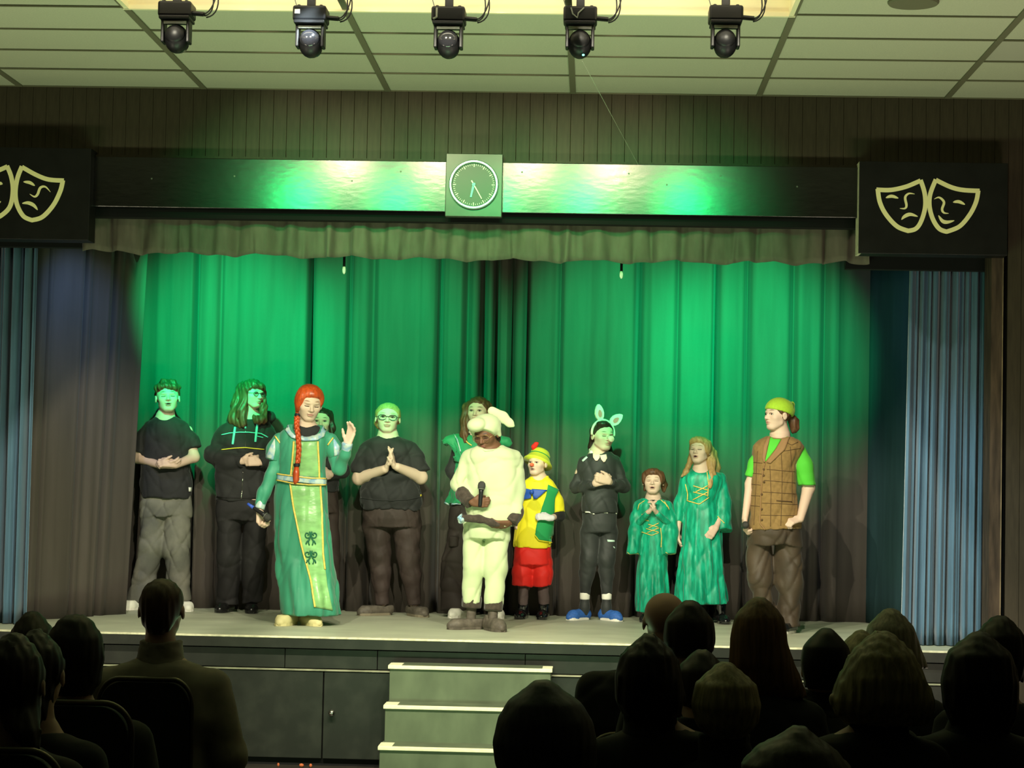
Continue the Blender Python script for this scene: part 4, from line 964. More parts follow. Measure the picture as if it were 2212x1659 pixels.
o = p.garment('gown', m_gown, rw, [[(268, 432, 0, 42), (225, 560, .0, 40), (196, 665, .02, 37), (150, 770, .04, 31), (122, 852, .055, 28)], [(545, 432, 0, 42), (602, 560, .01, 44), (614, 612, .03, 40), (652, 530, .11, 32), (668, 480, .14, 28)]], neck=[(415, 342, .10, 92, 78, .12)], folds=(.005, 26, .5), skirt=(9, .0, .055, 1.0), h=.0075)
cuff = lambda pts, nm='cuff': p.garment(nm, m_silver, None, [pts], folds=None, parent=o)
cuff([(128, 836, .052, 31), (118, 872, .06, 33)]); cuff([(664, 505, .125, 31), (671, 455, .145, 36)])
cuff([(248, 440, .01, 50), (222, 500, .012, 58), (205, 565, .01, 52)], 'puffed_sleeve'); cuff([(562, 440, .01, 48), (590, 500, .012, 54), (604, 540, .01, 46)], 'puffed_sleeve')
MATS['gs'] = m_gown
for ob in o.children:
    if ob.name.startswith('puffed_sleeve'): ob.data.materials.clear(); ob.data.materials.append(m_gown)
pv = [c for c in o.children if c.name.startswith('puffed_sleeve')]
p.patch(pv[0].name, 'silver_inset', m_silver, [(212, 432), (185, 480), (152, 560)], [(216, 432), (218, 500), (205, 562)], n=12, w=5, parent=o, lift=.003)
p.patch(pv[1].name, 'silver_inset', m_silver, [(582, 432), (585, 490), (588, 540)], [(590, 432), (622, 480), (618, 530)], n=12, w=5, parent=o, lift=.003)
p.line(pv[0].name, 'gold_trim', m_gold, ((218, 415), (262, 478)), 10, .004, parent=o); p.line(pv[1].name, 'gold_trim', m_gold, ((580, 425), (548, 470)), 10, .004, parent=o)
# collar, panel, belt
p.patch(o, 'collar_band', m_silver, [(268, 340), (286, 385), (322, 425), (400, 446), (478, 442), (520, 418), (542, 362)], [(300, 342), (318, 385), (345, 412), (400, 418), (465, 414), (500, 395), (514, 352)], n=26, w=5, lift=.012)
p.patch(o, 'bodice_panel', m_satin, [(335, 446), (328, 560), (318, 672)], [(484, 446), (490, 560), (494, 675)], n=20, w=14, lift=.003)
sk = p.patch(o, 'skirt_panel', m_satin, [(312, 716), (330, 850), (385, 1110), (440, 1320), (468, 1490)], [(500, 720), (510, 900), (520, 1150), (545, 1350), (578, 1510)], n=48, w=16, lift=.004)
for q in (((334, 446), (326, 560), (316, 672)), ((484, 446), (490, 560), (494, 675)), ((312, 716), (330, 850), (385, 1110), (440, 1320), (468, 1488)), ((500, 720), (510, 900), (518, 1150), (530, 1250))):
    p.line(o, 'gold_trim', m_gold, q, 13, .005)
b_ = p.patch(o, 'belt', m_silver, [(236, 648), (236, 692)], [(534, 680), (534, 722)], n=5, w=30, lift=.016) 
p.line(o, 'belt_edge', m_gold, ((236, 650), (330, 664), (430, 676), (532, 682)), 9, .018); p.line(o, 'belt_edge', m_gold, ((234, 692), (320, 710), (430, 720), (532, 720)), 9, .018)
mo = MB()
for y0, f in ((1000, 1), (1120, 1)):
    cx = 440 if y0 == 1000 else 442
    for sg in (-1, 1):
        sp = [(cx+sg*(22+(24-19*u)*math.cos(2.2+8.2*u)), y0+34-(26-20*u)*math.sin(2.2+8.2*u)) for u in np.linspace(0, 1, 22)]
        p.line(o, '', None, sp, 8, .009, mb=mo)
        p.line(o, '', None, [(cx+sg*8, y0+18), (cx+sg*3, y0+44), (cx+sg*10, y0+66), (cx+sg*24, y0+74), (cx+sg*30, y0+92)], 9, .009, mb=mo)
        p.line(o, '', None, [(cx+sg*14, y0+70), (cx+sg*16, y0+84), (cx+sg*10, y0+98)], 8, .009, mb=mo)
mo.build('dark_motif', m_motif, sk, smooth=True)
p.shoe(300, 1590, -.22, 235, m_cream_shoe, fwd=.03, w=46, name='shoe'); p.shoe(430, 1580, .55, 210, m_cream_shoe, fwd=.02, name='shoe')
mic('blue banded microphone held down by the woman in the green gown', p.pt(78, 862, .10), p.pt(188, 938, .14), tail=mat('blue_band', lin((60, 90, 190)), .4))
# --- girl hidden behind her
p = Perf(T2, (560, 1505), 'person in black mostly hidden behind the woman with the red braid', Y=16.45)
tor = [(412, 470, 560, .07), (440, 430, 600, .095), (520, 410, 625, .115), (620, 415, 622, .115), (720, 425, 615, .11), (760, 428, 614, .11)]
p.body(dict(c=(502, 322, .03), H=172, yaw=8, pitch=0), [[(440, 470, 0, 34), (405, 640, .02, 30), (470, 660, .15, 22)], [(600, 470, 0, 34), (640, 640, .02, 30), (560, 655, .16, 22)]], [[(470, 800, 0, 58), (480, 1150, 0, 44), (480, 1480, 0, 28)], [(565, 800, 0, 58), (575, 1150, 0, 44), (580, 1480, 0, 28)]], tor, dict(p=(505, 445, 0), r=.05),
    [dict(w=(470, 660, .15), d=(1, -.3, 0), n=(.1, .9, .2), thumb=1, curl=.5), dict(w=(560, 655, .16), d=(-1, -.3, .1), n=(0, 1, 0), thumb=-1, curl=.6)], skin=PALE, fem=1)
p.hairfield(1.07, .24, m=m_hair_dark, chains=[[(560, 270, 0, 20), (575, 360, .02, 20), (570, 440, .06, 15)], [(440, 270, 0, 20), (432, 360, .02, 20), (440, 440, .06, 15)]])
p.garment('long_sleeved_top', m_blackcotton, tor, [[(450, 490, 0, 42), (410, 635, .02, 40), (480, 662, .15, 30)], [(590, 490, 0, 42), (645, 635, .02, 40), (560, 658, .15, 30)]], neck=[(505, 402, .04, 42, 34, .07)])
p.garment('trousers', m_leggings, [(745, 435, 610, .10), (850, 430, 615, .115), (900, 435, 615, .11)], [[(475, 880, 0, 52), (482, 1180, .0, 48), (482, 1480, 0, 44)], [(568, 880, 0, 50), (578, 1180, 0, 44), (582, 1480, 0, 42)]], folds=(.004, 24, .8))
p.shoe(482, 1505, -.2, 200, m_shoe_black); p.shoe(582, 1505, .2, 200, m_shoe_black)
# --- person in black tee and leggings with glasses
p = Perf(T2, (970, 1520), 'person with pulled-back blond hair and dark glasses in black tee and brown leggings', Y=16.4)
tor = [(405, 885, 970, .08), (425, 830, 1020, .105), (455, 785, 1072, .13), (530, 765, 1098, .155), (620, 768, 1105, .165), (700, 775, 1112, .17), (780, 752, 1135, .185), (835, 752, 1135, .185), (872, 768, 1120, .175)]
aA = [(795, 480, 0, 50), (745, 678, .02, 43), (905, 622, .21, 26)]; aB = [(1065, 480, 0, 50), (1130, 672, .02, 43), (985, 608, .21, 26)]
p.body(dict(c=(925, 300, .03), H=188, yaw=4, pitch=3, roll=2, w=1.18), [aA, aB], [[(850, 960, 0, 80), (872, 1170, 0, 56), (880, 1280, 0, 50), (888, 1485, 0, 32)], [(1042, 960, 0, 80), (1052, 1170, 0, 58), (1070, 1290, 0, 50), (1092, 1490, 0, 32)]], tor, dict(p=(925, 430, 0), r=.064),
    [dict(w=(915, 620, .21), d=(.22, -.1, 1), n=(1, .1, 0), thumb=-1, curl=.12, spread=.01, tcurl=.1), dict(w=(966, 612, .215), d=(-.20, -.10, 1), n=(-1, .1, 0), thumb=1, curl=.12, spread=.01, tcurl=.1)], skin=(.68, .49, .38), fem=1, eyes='open', lip=(.5, .2, .18), brow=(.3, .2, .1))
p.hairfield(1.05, .25, m=m_hair_blond, amp=.0015, chains=[[(860, 260, -.02, 14), (856, 330, -.03, 16), (866, 360, -.04, 12)], [(985, 260, -.02, 14), (992, 330, -.03, 12)]])
p.glasses(m_frame, .115, .085, -.01, .013)
o = p.garment('tee_shirt', m_blackcotton, tor, [[(810, 500, 0, 60), (768, 580, .01, 60), (748, 652, .02, 58)], [(1052, 500, 0, 60), (1102, 580, .01, 60), (1128, 640, .02, 58)]], neck=[(925, 395, .04, 58, 44, .10)], folds=(.006, 26, 1.4))
p.line(o, 'hem_fold', m_blackcotton, ((755, 800), (850, 815), (950, 818), (1050, 812), (1130, 796)), 7, .001)
p.patch(o, 'hem_tag', m_yline, [(1128, 780), (1128, 792)], [(1136, 780), (1136, 792)], n=3, w=3)
p.garment('leggings', m_leggings, [(850, 772, 1122, .155), (930, 768, 1132, .165), (985, 775, 1130, .155)], [[(855, 985, 0, 92), (872, 1160, .01, 68), (880, 1280, 0, 62), (890, 1470, 0, 40)], [(1042, 985, 0, 92), (1052, 1160, .01, 70), (1070, 1290, 0, 62), (1092, 1475, 0, 40)]], folds=(.0025, 40, 1))
p.shoe(870, 1520, -.75, 225, m_shoe_grey, w=44, sole=mat('grey_sole', lin((128, 120, 100)), .7), name='trainer'); p.shoe(1100, 1522, .45, 225, m_shoe_grey, w=44, sole=MATS['grey_sole'], name='trainer')
# --- tall person behind in green tabard
m_tabard = mat('green_tabard', lin((40, 140, 92)), .6, var=.15, scale=6, sheen=.2)
m_cargo = mat('dark_cargo', lin((48, 42, 38)), .75, var=.25, scale=6)
p = Perf(T3, (310, 1505), 'tall long-haired person in a green tabard, half hidden behind the pale animal hat', Y=16.4)
tor = [(318, 270, 420, .075), (345, 220, 470, .10), (400, 195, 500, .115), (520, 200, 495, .12), (650, 195, 490, .12), (780, 190, 490, .125)]
p.body(dict(c=(340, 178, .02), H=186, yaw=-12, pitch=2), [[(215, 400, 0, 36), (172, 560, .0, 31), (230, 700, .10, 22)], [(480, 400, 0, 36), (515, 580, .0, 31), (470, 720, .1, 22)]], [[(265, 860, 0, 62), (235, 1180, 0, 46), (212, 1470, 0, 30)], [(410, 860, 0, 62), (430, 1180, 0, 46), (452, 1470, 0, 30)]], tor, dict(p=(345, 325, 0), r=.054),
    [dict(w=(230, 700, .1), d=(.3, -.2, -1), n=(1, 0, .2), thumb=-1, curl=.4), dict(w=(470, 720, .1), d=(-.3, -.2, -1), n=(-1, 0, .2), thumb=1, curl=.4)], skin=PALE, fem=1)
p.hairfield(1.09, .26, m=m_hair_brown, amp=.004, chains=[[(268, 150, .0, 34), (255, 240, .02, 30), (248, 330, .06, 24), (262, 372, .09, 14)], [(405, 150, 0, 30), (425, 250, 0, 28), (430, 330, .02, 22)]])
p.garment('black_top', m_blackcotton, [(r[0], r[1]+6, r[2]-6, r[3]*.93) for r in tor], [[(222, 410, 0, 44), (172, 560, .0, 40), (222, 690, .1, 30)], [(472, 410, 0, 44), (515, 580, .0, 40), (478, 705, .1, 30)]], neck=[(345, 300, .03, 44, 34, .08)])
o = p.garment('tabard', m_tabard, [(325, 250, 440, .088), (350, 200, 490, .115), (420, 190, 505, .13), (520, 195, 500, .135), (650, 170, 500, .135), (782, 135, 510, .14)], [[(205, 358, .0, 30), (150, 368, .02, 26), (108, 378, .03, 10)], [(480, 362, 0, 30), (530, 380, .02, 30), (560, 400, .02, 12)]], neck=[(345, 312, .05, 50, 40, .1)], folds=(.006, 20, .6), skirt=(8, 0, .05, .4))
p.line(o, 'silver_edge', m_silver, ((125, 772), (170, 792), (228, 810)), 12, .004); p.line(o, 'silver_edge', m_silver, ((182, 328), (205, 360), (228, 440)), 9, .004); p.line(o, 'cord', m_gold, ((255, 350), (270, 380), (300, 400)), 8, .006)
p.patch(o, 'shoulder_wing', m_tabard, [(185, 332), (100, 372)], [(262, 520), (190, 500)], n=10, w=10, lift=.02)
p.garment('cargo_trousers', m_cargo, [(770, 150, 480, .115), (860, 148, 482, .125), (930, 152, 480, .12)], [[(245, 900, 0, 90), (205, 1150, .02, 90), (180, 1300, .0, 84), (190, 1465, 0, 88)], [(410, 900, 0, 78), (430, 1180, .01, 74), (445, 1465, 0, 66)]], folds=(.007, 22, .9))
p.garment('cargo_pocket', m_cargo, [(990, 150, 220, .05, .09), (1060, 148, 218, .05, .09)], folds=None)
p.shoe(215, 1505, -.25, 210, m_white, sole=m_sole_white, name='trainer', fwd=.03); p.shoe(462, 1505, .15, 205, m_white, sole=m_sole_white, name='trainer')
# --- pale animal costume
m_fleece = mat('pale_fleece', lin((190, 204, 160)), .85, var=.05, scale=10, sheen=.3, bump=.06, bscale=90)
m_furcuff = mat('dark_fur_cuff', lin((66, 58, 50)), .9, var=.3, scale=40, sheen=.3, bump=.3, bscale=120)
DARK = (.155, .075, .040)
p = Perf(T3, (330, 1585), 'person in pale fleece animal costume with eared hat, holding a microphone upright', Y=15.03)
tor = [(395, 365, 480, .085), (422, 300, 560, .115), (470, 262, 600, .13), (600, 255, 610, .14), (720, 262, 605, .145), (820, 268, 595, .145), (900, 255, 570, .145)]
aA = [(280, 470, 0, 36), (222, 655, .03, 30), (300, 770, .17, 20)]; aB = [(585, 480, 0, 36), (600, 690, .02, 30), (545, 905, .12, 20)]
p.body(dict(c=(392, 325, .05), H=208, yaw=-24, pitch=-20, roll=-4), [aA, aB], [[(305, 980, 0, 60), (310, 1250, 0, 44), (300, 1530, .0, 28)], [(455, 980, 0, 60), (455, 1250, .03, 44), (430, 1530, .08, 28)]], tor, dict(p=(420, 420, 0), r=.054),
    [dict(w=(305, 772, .17), d=(1, -.45, .02), n=(.2, .7, .1), thumb=1, curl=.95, tcurl=.9), dict(w=(540, 908, .13), d=(-1, -.35, -.1), n=(0, .6, .6), thumb=1, curl=.45)], skin=DARK, lip=(.22, .08, .06), brow=(.02, .012, .01), fem=.5, eyes='closed', blush=.1)
p.glasses(mat('thin_gold_frame', lin((150, 130, 80)), .3, .8), .125, .115, -.02, .007)
def ex(F, H): F.ell(H.P(0, -.3, -.25), np.array((.3, .2, .22))*H.h, .03, 'u', H.R)
p.hairfield(1.04, .26, m=m_hair_dark, extra=ex, amp=.004)
def ex(F, H):
    F.ell(H.P(-.06, .36, .44), np.array((.30, .30, .22))*H.h, .008, 'u', H.R)
    F.cone(H.P(-.33, .06, .1), H.P(-.37, .05, -.12), .075*H.h, .06*H.h, .02); F.cone(H.P(.36, -.05, .1), H.P(.38, -.08, -.08), .10*H.h, .07*H.h, .02)
hat = p.hairfield(1.24, .30, m=m_fleece, extra=ex, amp=.0, name='animal_hat', capc=(0, -.06, .22), capr=(.36, .43, .32))
H = p.head
for nm, pts in (('hat_ear', [(432, 175, .02, 30), (500, 215, .0, 36), (548, 255, .0, 26), (572, 272, 0, 8)]),):
    C = p.ch(pts); P_ = np.array([a for a, _ in C]); F = Field(P_.min(0)-.08, P_.max(0)+.08, .006); F.chain(C, .02, sq=((0, 1, 0), 1.9)); V, Q = F.mesh(1); mesh_obj(nm, V, Q, m_fleece, hat)
p.line('body', 'x', m_fleece, ((1, 1), (2, 2)), 1) if False else None
rw = [(398, 345, 500, .095), (425, 290, 572, .125), (475, 250, 612, .142), (600, 245, 622, .152), (720, 252, 618, .158), (820, 262, 606, .16), (880, 262, 590, .16), (915, 270, 575, .158)]
o = p.garment('fleece_tunic', m_fleece, rw, [[(290, 480, 0, 54), (222, 645, .03, 52), (255, 735, .12, 44)], [(575, 490, 0, 56), (600, 680, .02, 54), (582, 845, .08, 44)]], neck=[(415, 390, .08, 78, 36, .10)], folds=(.006, 20, .8))
p.garment('fur_cuff', m_furcuff, None, [[(240, 715, .10, 48), (290, 772, .165, 42)]], folds=(.003, 90, 1), parent=o); p.garment('fur_cuff', m_furcuff, None, [[(592, 825, .07, 50), (555, 905, .12, 46)]], folds=(.003, 90, 1), parent=o)
p.patch(o, 'neck_facing', m_fleece, [(335, 398), (385, 440)], [(500, 402), (440, 432)], n=5, w=10, lift=.003)
p.garment('fleece_trousers', m_fleece, [(890, 250, 545, .13), (960, 248, 545, .14), (1010, 250, 540, .13)], [[(312, 990, 0, 66), (308, 1200, .01, 68), (300, 1424, .0, 64)], [(458, 990, 0, 76), (456, 1200, .03, 72), (442, 1440, .06, 60)]], folds=(.006, 18, .9))
p.garment('ankle_cuff', m_furcuff, None, [[(300, 1408, .0, 66), (296, 1458, .0, 64)]], folds=None); p.garment('ankle_cuff', m_furcuff, None, [[(443, 1425, .06, 62), (438, 1478, .07, 60)]], folds=None)
tl = p.garment('dark_strap', m_furcuff, None, [[(245, 872, .17, 24), (340, 878, .18, 22), (432, 902, .18, 19), (470, 915, .175, 14)]], folds=(.002, 60, 1), endcut=False)
p.garment('strap_tuft', m_silver, None, [[(225, 850, .17, 10), (232, 880, .17, 18), (222, 898, .17, 8)]], folds=(.004, 120, 1), endcut=False, parent=tl)
for q in ([(298, 1440, 0, 34), (292, 1568, 0, 30)], [(438, 1455, .07, 34), (434, 1570, .08, 31)]): p.garment('sock', m_shoe_grey, None, [q], folds=None)
p.shoe(290, 1575, -.85, 235, m_shoe_grey, fwd=.0, w=46, name='trainer'); p.shoe(436, 1585, .42, 235, m_shoe_grey, fwd=.08, w=48, name='trainer', high=.03)
mic('black microphone held upright against the pale fleece tunic', p.pt(352, 800, .215), p.pt(366, 632, .22))
# --- child in yellow shirt and red shorts
m_yel = mat('yellow_jersey', lin((242, 226, 40)), .65, var=.04, scale=8, sheen=.1); m_red = mat('red_shorts', lin((225, 40, 32)), .6, var=.08, scale=8, sheen=.1)
m_vestg = mat('green_felt', lin((36, 150, 84)), .75, sheen=.2); m_blue = mat('blue_satin', lin((44, 84, 176)), .45, var=.1, scale=20)
m_tights = mat('mauve_tights', lin((92, 78, 76)), .75); m_patent = mat('patent_black', (.006, .006, .007), .08, spec=.8, coat=.5)
p = Perf(T3, (700, 1520), 'child in yellow shirt, red shorts and yellow hat with a red feather', Y=16.4)
tor = [(604, 690, 780, .06), (630, 650, 820, .085), (690, 635, 845, .10), (760, 625, 838, .105), (880, 605, 830, .115), (980, 590, 825, .12), (1050, 580, 825, .12)]
aA = [(655, 690, 0, 26), (592, 790, .0, 23), (585, 880, .02, 17)]; aB = [(828, 695, 0, 28), (872, 855, .01, 25), (812, 872, .15, 18)]
p.body(dict(c=(728, 518, .03), H=158, yaw=-28, pitch=6, roll=2, w=1.14), [aA, aB], [[(640, 1120, 0, 46), (632, 1300, 0, 34), (632, 1480, 0, 24)], [(760, 1120, 0, 46), (768, 1300, 0, 34), (768, 1480, 0, 24)]], tor, dict(p=(735, 625, 0), r=.046),
    [dict(w=(585, 880, .02), d=(.1, -.2, -1), n=(.8, .2, .1), thumb=-1, curl=.5)], skin=(.68, .49, .38), child=1, open_=.2, brow=(.4, .28, .15))
p.hairfield(1.05, .26, m=m_hair_blond, amp=.003)
H = p.head
MB().ell(H.P(0, .46, -.11), np.array((.085, .12, .08))*H.h, 14, 10, H.R).build('false_nose', mat('red_nose', lin((238, 110, 80)), .5), p.root, smooth=True)
TILT = np.array([[1, 0, 0], [0, math.cos(.38), -math.sin(.38)], [0, math.sin(.38), math.cos(.38)]])
hat = MB(); hat.lathe(H.P(0, -.10, .25), [(r*H.h, z*H.h) for r, z in ((.60, -.24), (.57, -.21), (.44, .0), (.415, .04), (.40, .2), (.33, .31), (.2, .36), (0, .37))], 28, 'z', H.R @ TILT @ np.diag([1, 1.12, 1.])); hat = hat.build('bucket_hat', mat('yellow_hat', lin((206, 214, 60)), .7, sheen=.1), p.root, smooth=True)
hb = MB()
for f in (1.0,): 
    pts = [H.P(0, -.10, .25)+H.h*(H.R @ TILT @ np.array([.430*math.cos(a), .430*1.12*math.sin(a), .05])) for a in np.linspace(0, 2*PI, 33)]; hb.tube(pts, .018*H.h, 6, cap=False)
hb.build('hat_band', m_vestg, hat, smooth=True)
C = [(H.P(-.12, .22, .56), .012), (H.P(-.10, .25, .66), .020), (H.P(-.02, .25, .78), .017), (H.P(.04, .22, .83), .006)]; P_ = np.array([a for a, _ in C]); F = Field(P_.min(0)-.05, P_.max(0)+.05, .005); F.chain(C, .01, sq=((0, 1, 0), 1.8)); V, Q = F.mesh(1); mesh_obj('feather', V, Q, m_red, hat)
o = p.garment('yellow_shirt', m_yel, [(604, 682, 790, .07), (630, 640, 826, .095), (690, 622, 856, .11), (760, 612, 850, .118), (880, 598, 838, .128), (980, 578, 826, .132), (1062, 570, 822, .132)], [[(660, 690, 0, 38), (612, 790, .02, 38)], [(820, 700, 0, 42), (850, 770, .0, 42), (862, 835, .01, 42)]], neck=[(735, 600, .05, 46, 32, .08)], folds=(.004, 24, .8))
p.garment('black_undersleeve', m_blackcotton, None, [[(840, 760, 0, 30), (872, 858, .01, 32), (838, 868, .10, 27)]], folds=None)
gl = Field(p.pt(812, 872, .15)-.12, p.pt(812, 872, .15)+.12, .0045); hand(gl, p.pt(808, 872, .15), (-1, -.3, .15), (-.2, .8, -.4), .13, -1, .55, .08); gl.cone(p.pt(822, 872, .145), p.pt(800, 872, .155), .024, .025, .01); V, Q = gl.mesh(1); mesh_obj('white_glove', V, Q, mat('white_cotton', lin((226, 222, 225)), .8), p.root)
p.patch(o, 'waistcoat', m_vestg, [(795, 655), (785, 720), (758, 800), (722, 920), (712, 985), (730, 1015)], [(862, 690), (838, 740), (834, 830), (828, 920), (826, 980), (824, 1030)], n=30, w=10, lift=.014)
p.line(o, 'waistcoat_piping', m_yel, ((712, 985), (735, 1018), (824, 1034)), 7, .016)
p.patch(o, 'bow', m_blue, [(632, 674), (640, 755)], [(692, 690), (688, 745)], n=8, w=8, lift=.02, label='left wing of the blue bow' if False else None); p.patch(o, 'bow', m_blue, [(692, 684), (704, 748)], [(790, 690), (722, 748)], n=8, w=8, lift=.02)
MB().ell(p.hit(o, 694, 704, .03), (.016, .014, .018), 10, 8).build('bow_knot', m_blue, o, smooth=True)
p.garment('collar', m_yel, [(600, 688, 780, .066), (628, 662, 800, .095), (640, 660, 800, .1)], neck=[(735, 590, .05, 40, 40, .1)], folds=None, grow=.006, parent=o)
p.garment('red_shorts', m_red, [(1050, 582, 816, .115), (1120, 576, 822, .128), (1170, 574, 824, .125)], [[(640, 1150, 0, 64), (632, 1230, .01, 66), (624, 1316, .01, 66)], [(760, 1150, 0, 64), (762, 1230, .01, 64), (764, 1312, .01, 60)]], folds=(.004, 26, .8))
p.garment('tights', m_tights, None, [[(635, 1280, 0, 36), (634, 1440, 0, 33)]], folds=(.002, 50, 1)); p.garment('tights', m_tights, None, [[(768, 1280, 0, 38), (770, 1440, 0, 35)]], folds=(.002, 50, 1))
for x, dx in ((630, -.2), (765, -.1)):
    b = p.shoe(x, 1515, dx, 175, m_patent, high=.02, name='boot'); C = p.ch([(x+5, 1500, 0, 32), (x+5, 1430, -.005, 34)]); 
    p.garment('boot_shaft', m_patent, None, [[(x+4, 1500, .0, 33), (x+6, 1428, 0, 36)]], folds=(.001, 60, 1), parent=b)
# --- performer with pink ears
m_top = mat('dark_sports_top', (.030, .034, .032), .6, var=.2, scale=10, sheen=.15)
m_pinkfelt = mat('pale_pink_felt', lin((240, 214, 196)), .8); m_pink = mat('pink_felt', lin((226, 110, 120)), .8)
m_bluesh = mat('blue_mesh', lin((52, 100, 176)), .6, var=.2, scale=60); m_print = mat('reflective_print', lin((200, 230, 215)), .4)
p = Perf(T4, (290, 1575), 'performer in black sportswear with pink-eared headband, false snout and blue trainers', Y=16.4)
tor = [(384, 262, 385, .065), (405, 225, 415, .085), (440, 190, 440, .10), (520, 178, 436, .11), (600, 185, 432, .112), (700, 193, 436, .112), (780, 190, 441, .115), (826, 190, 440, .115)]
aA = [(192, 440, 0, 36), (150, 645, .0, 31), (285, 612, .16, 21)]; aB = [(432, 440, 0, 36), (492, 640, .0, 31), (388, 600, .16, 21)]
lA = [(245, 940, 0, 66), (238, 1150, .02, 56), (224, 1250, 0, 50), (210, 1500, 0, 30)]; lB = [(382, 940, 0, 62), (366, 1150, .02, 56), (366, 1250, 0, 48), (368, 1500, 0, 30)]
p.body(dict(c=(336, 272, .03), H=206, yaw=32, pitch=2, roll=2, w=1.12), [aA, aB], [lA, lB], tor, dict(p=(305, 400, -.01), r=.052),
    [dict(w=(280, 612, .16), d=(1, -.25, .35), n=(.2, .9, .1), thumb=1, curl=.6), dict(w=(392, 598, .18), d=(-1, -.2, .3), n=(0, 1, 0), thumb=-1, curl=.8)], skin=PALE, eyes='closed')
def ex(F, H): F.ell(H.P(-.1, .2, .40), np.array((.25, .2, .12))*H.h, .02, 'u', H.R)
p.hairfield(1.06, .22, m=m_hair_dark, extra=ex, amp=.002, chains=[[(275, 260, -.06, 30), (262, 350, -.07, 26), (258, 395, -.06, 18)], [(350, 300, -.08, 36), (375, 370, -.08, 30), (395, 405, -.05, 16)]])
H = p.head; bd = MB(); pts = [H.P(.40*math.sin(a), .02, .10+.45*math.cos(a)) for a in np.linspace(-1.75, 1.75, 25)]; bd.tube(pts, .045*H.h, 8, flat=1.4); bd = bd.build('headband', m_pinkfelt, p.root, smooth=True)
for a0, ln_, tw in ((-.28, .36, .05), (.72, .34, .25)):
    base = H.P(.40*math.sin(a0), .02, .10+.45*math.cos(a0)); up = H.R @ np.array([math.sin(a0+tw)*.9, .05, math.cos(a0+tw)]); up /= np.linalg.norm(up); fw = H.R @ np.array([0, 1., 0]); fw -= up*(fw@up); fw /= np.linalg.norm(fw); sd = np.cross(up, fw)
    prof = [(0, .07), (.12, .15), (.25, .175), (.38, .15), (.50, .09), (.57, .02)]
    def leaf(sc, lift, nm, m, par):
        L_ = [base+H.h*(up*(t*sc+(1-sc)*.22)-sd*w_*sc)+fw*lift for t, w_ in prof]; R_ = [base+H.h*(up*(t*sc+(1-sc)*.22)+sd*w_*sc)+fw*lift for t, w_ in prof]; ring = L_+R_[::-1]; n_ = len(ring); mb = MB()
        mb.add(ring+[q-fw*.016 for q in ring], [tuple(range(n_)), tuple(range(2*n_-1, n_-1, -1))]+[(i, i+n_, (i+1) % n_+n_, (i+1) % n_) for i in range(n_)])
        return mb.build(nm, m, par)
    e = leaf(1.0, .008, 'felt_ear', m_pinkfelt, bd); leaf(.45, .012, 'inner_ear', m_pink, e)
MB().tube([H.P(.02, .36, -.07), H.P(.03, .48, -.10), H.P(.03, .555, -.12), H.P(.03, .575, -.12)], [.085*H.h, .10*H.h, .105*H.h, .09*H.h], 16).build('false_snout', m_pinkfelt, p.root, smooth=True)
o = p.garment('sports_top', m_top, [(388, 250, 395, .075), (405, 222, 418, .092), (440, 186, 444, .108), (520, 174, 438, .118), (600, 182, 434, .12), (700, 190, 438, .12), (780, 188, 442, .122), (822, 190, 442, .122)], [[(200, 455, 0, 42), (148, 640, .0, 40), (210, 640, .08, 34), (272, 616, .155, 27)], [(422, 455, 0, 42), (494, 636, .0, 40), (450, 622, .08, 34), (400, 602, .16, 27)]], neck=[(308, 378, .04, 46, 30, .08)], folds=(.004, 30, .9))
p.patch(o, 'collar_lobe', m_pinkfelt, [(268, 385), (272, 430), (288, 450)], [(318, 405), (316, 430), (300, 450)], n=9, w=6, lift=.012); p.patch(o, 'collar_lobe', m_pinkfelt, [(316, 412), (326, 440), (342, 460)], [(362, 405), (368, 432), (352, 458)], n=9, w=6, lift=.012)
p.garment('white_undercollar', m_white, None, [[(250, 372, -.02, 14), (262, 392, .03, 14), (285, 405, .06, 10)]], folds=None, endcut=False, parent=o)
p.patch(o, 'shoulder_print', m_print, [(189, 445), (222, 416)], [(197, 457), (232, 426)], n=6, w=3, lift=.003)
p.line(o, 'white_hem', m_white, ((196, 820), (235, 826), (330, 832), (438, 826)), 11, .003)
o2 = p.garment('leggings', m_top, [(812, 196, 436, .105), (900, 190, 440, .118), (960, 192, 440, .112)], [[(248, 960, 0, 74), (240, 1150, .02, 60), (224, 1250, 0, 54), (210, 1412, 0, 34)], [(382, 960, 0, 66), (366, 1150, .02, 60), (366, 1250, 0, 50), (367, 1412, 0, 37)]], folds=(.002, 45, 1))
p.patch(o2, 'leg_print', m_print, [(370, 1014), (374, 1030)], [(422, 1018), (424, 1030)], n=3, w=5, lift=.003); p.patch(o2, 'leg_print', m_print, [(412, 1064), (420, 1076)], [(420, 1064), (428, 1076)], n=3, w=3, lift=.003)
for x, x2, dx in ((210, 172, -.62), (367, 388, .6)):
    p.garment('sock', m_white, None, [[(x, 1408, 0, 37), (x-1, 1447, 0, 36)]], folds=None); p.garment('sock', m_top, None, [[(x-1, 1444, 0, 34), (x-2, 1500, 0, 33), (x-4 if dx > 0 else x-14, 1552, 0, 33)]], folds=None)
    b = p.shoe(x2+(8 if dx < 0 else -8), 1565, dx, 205, m_bluesh, w=42, sole=m_sole_white, name='trainer', high=.012); 
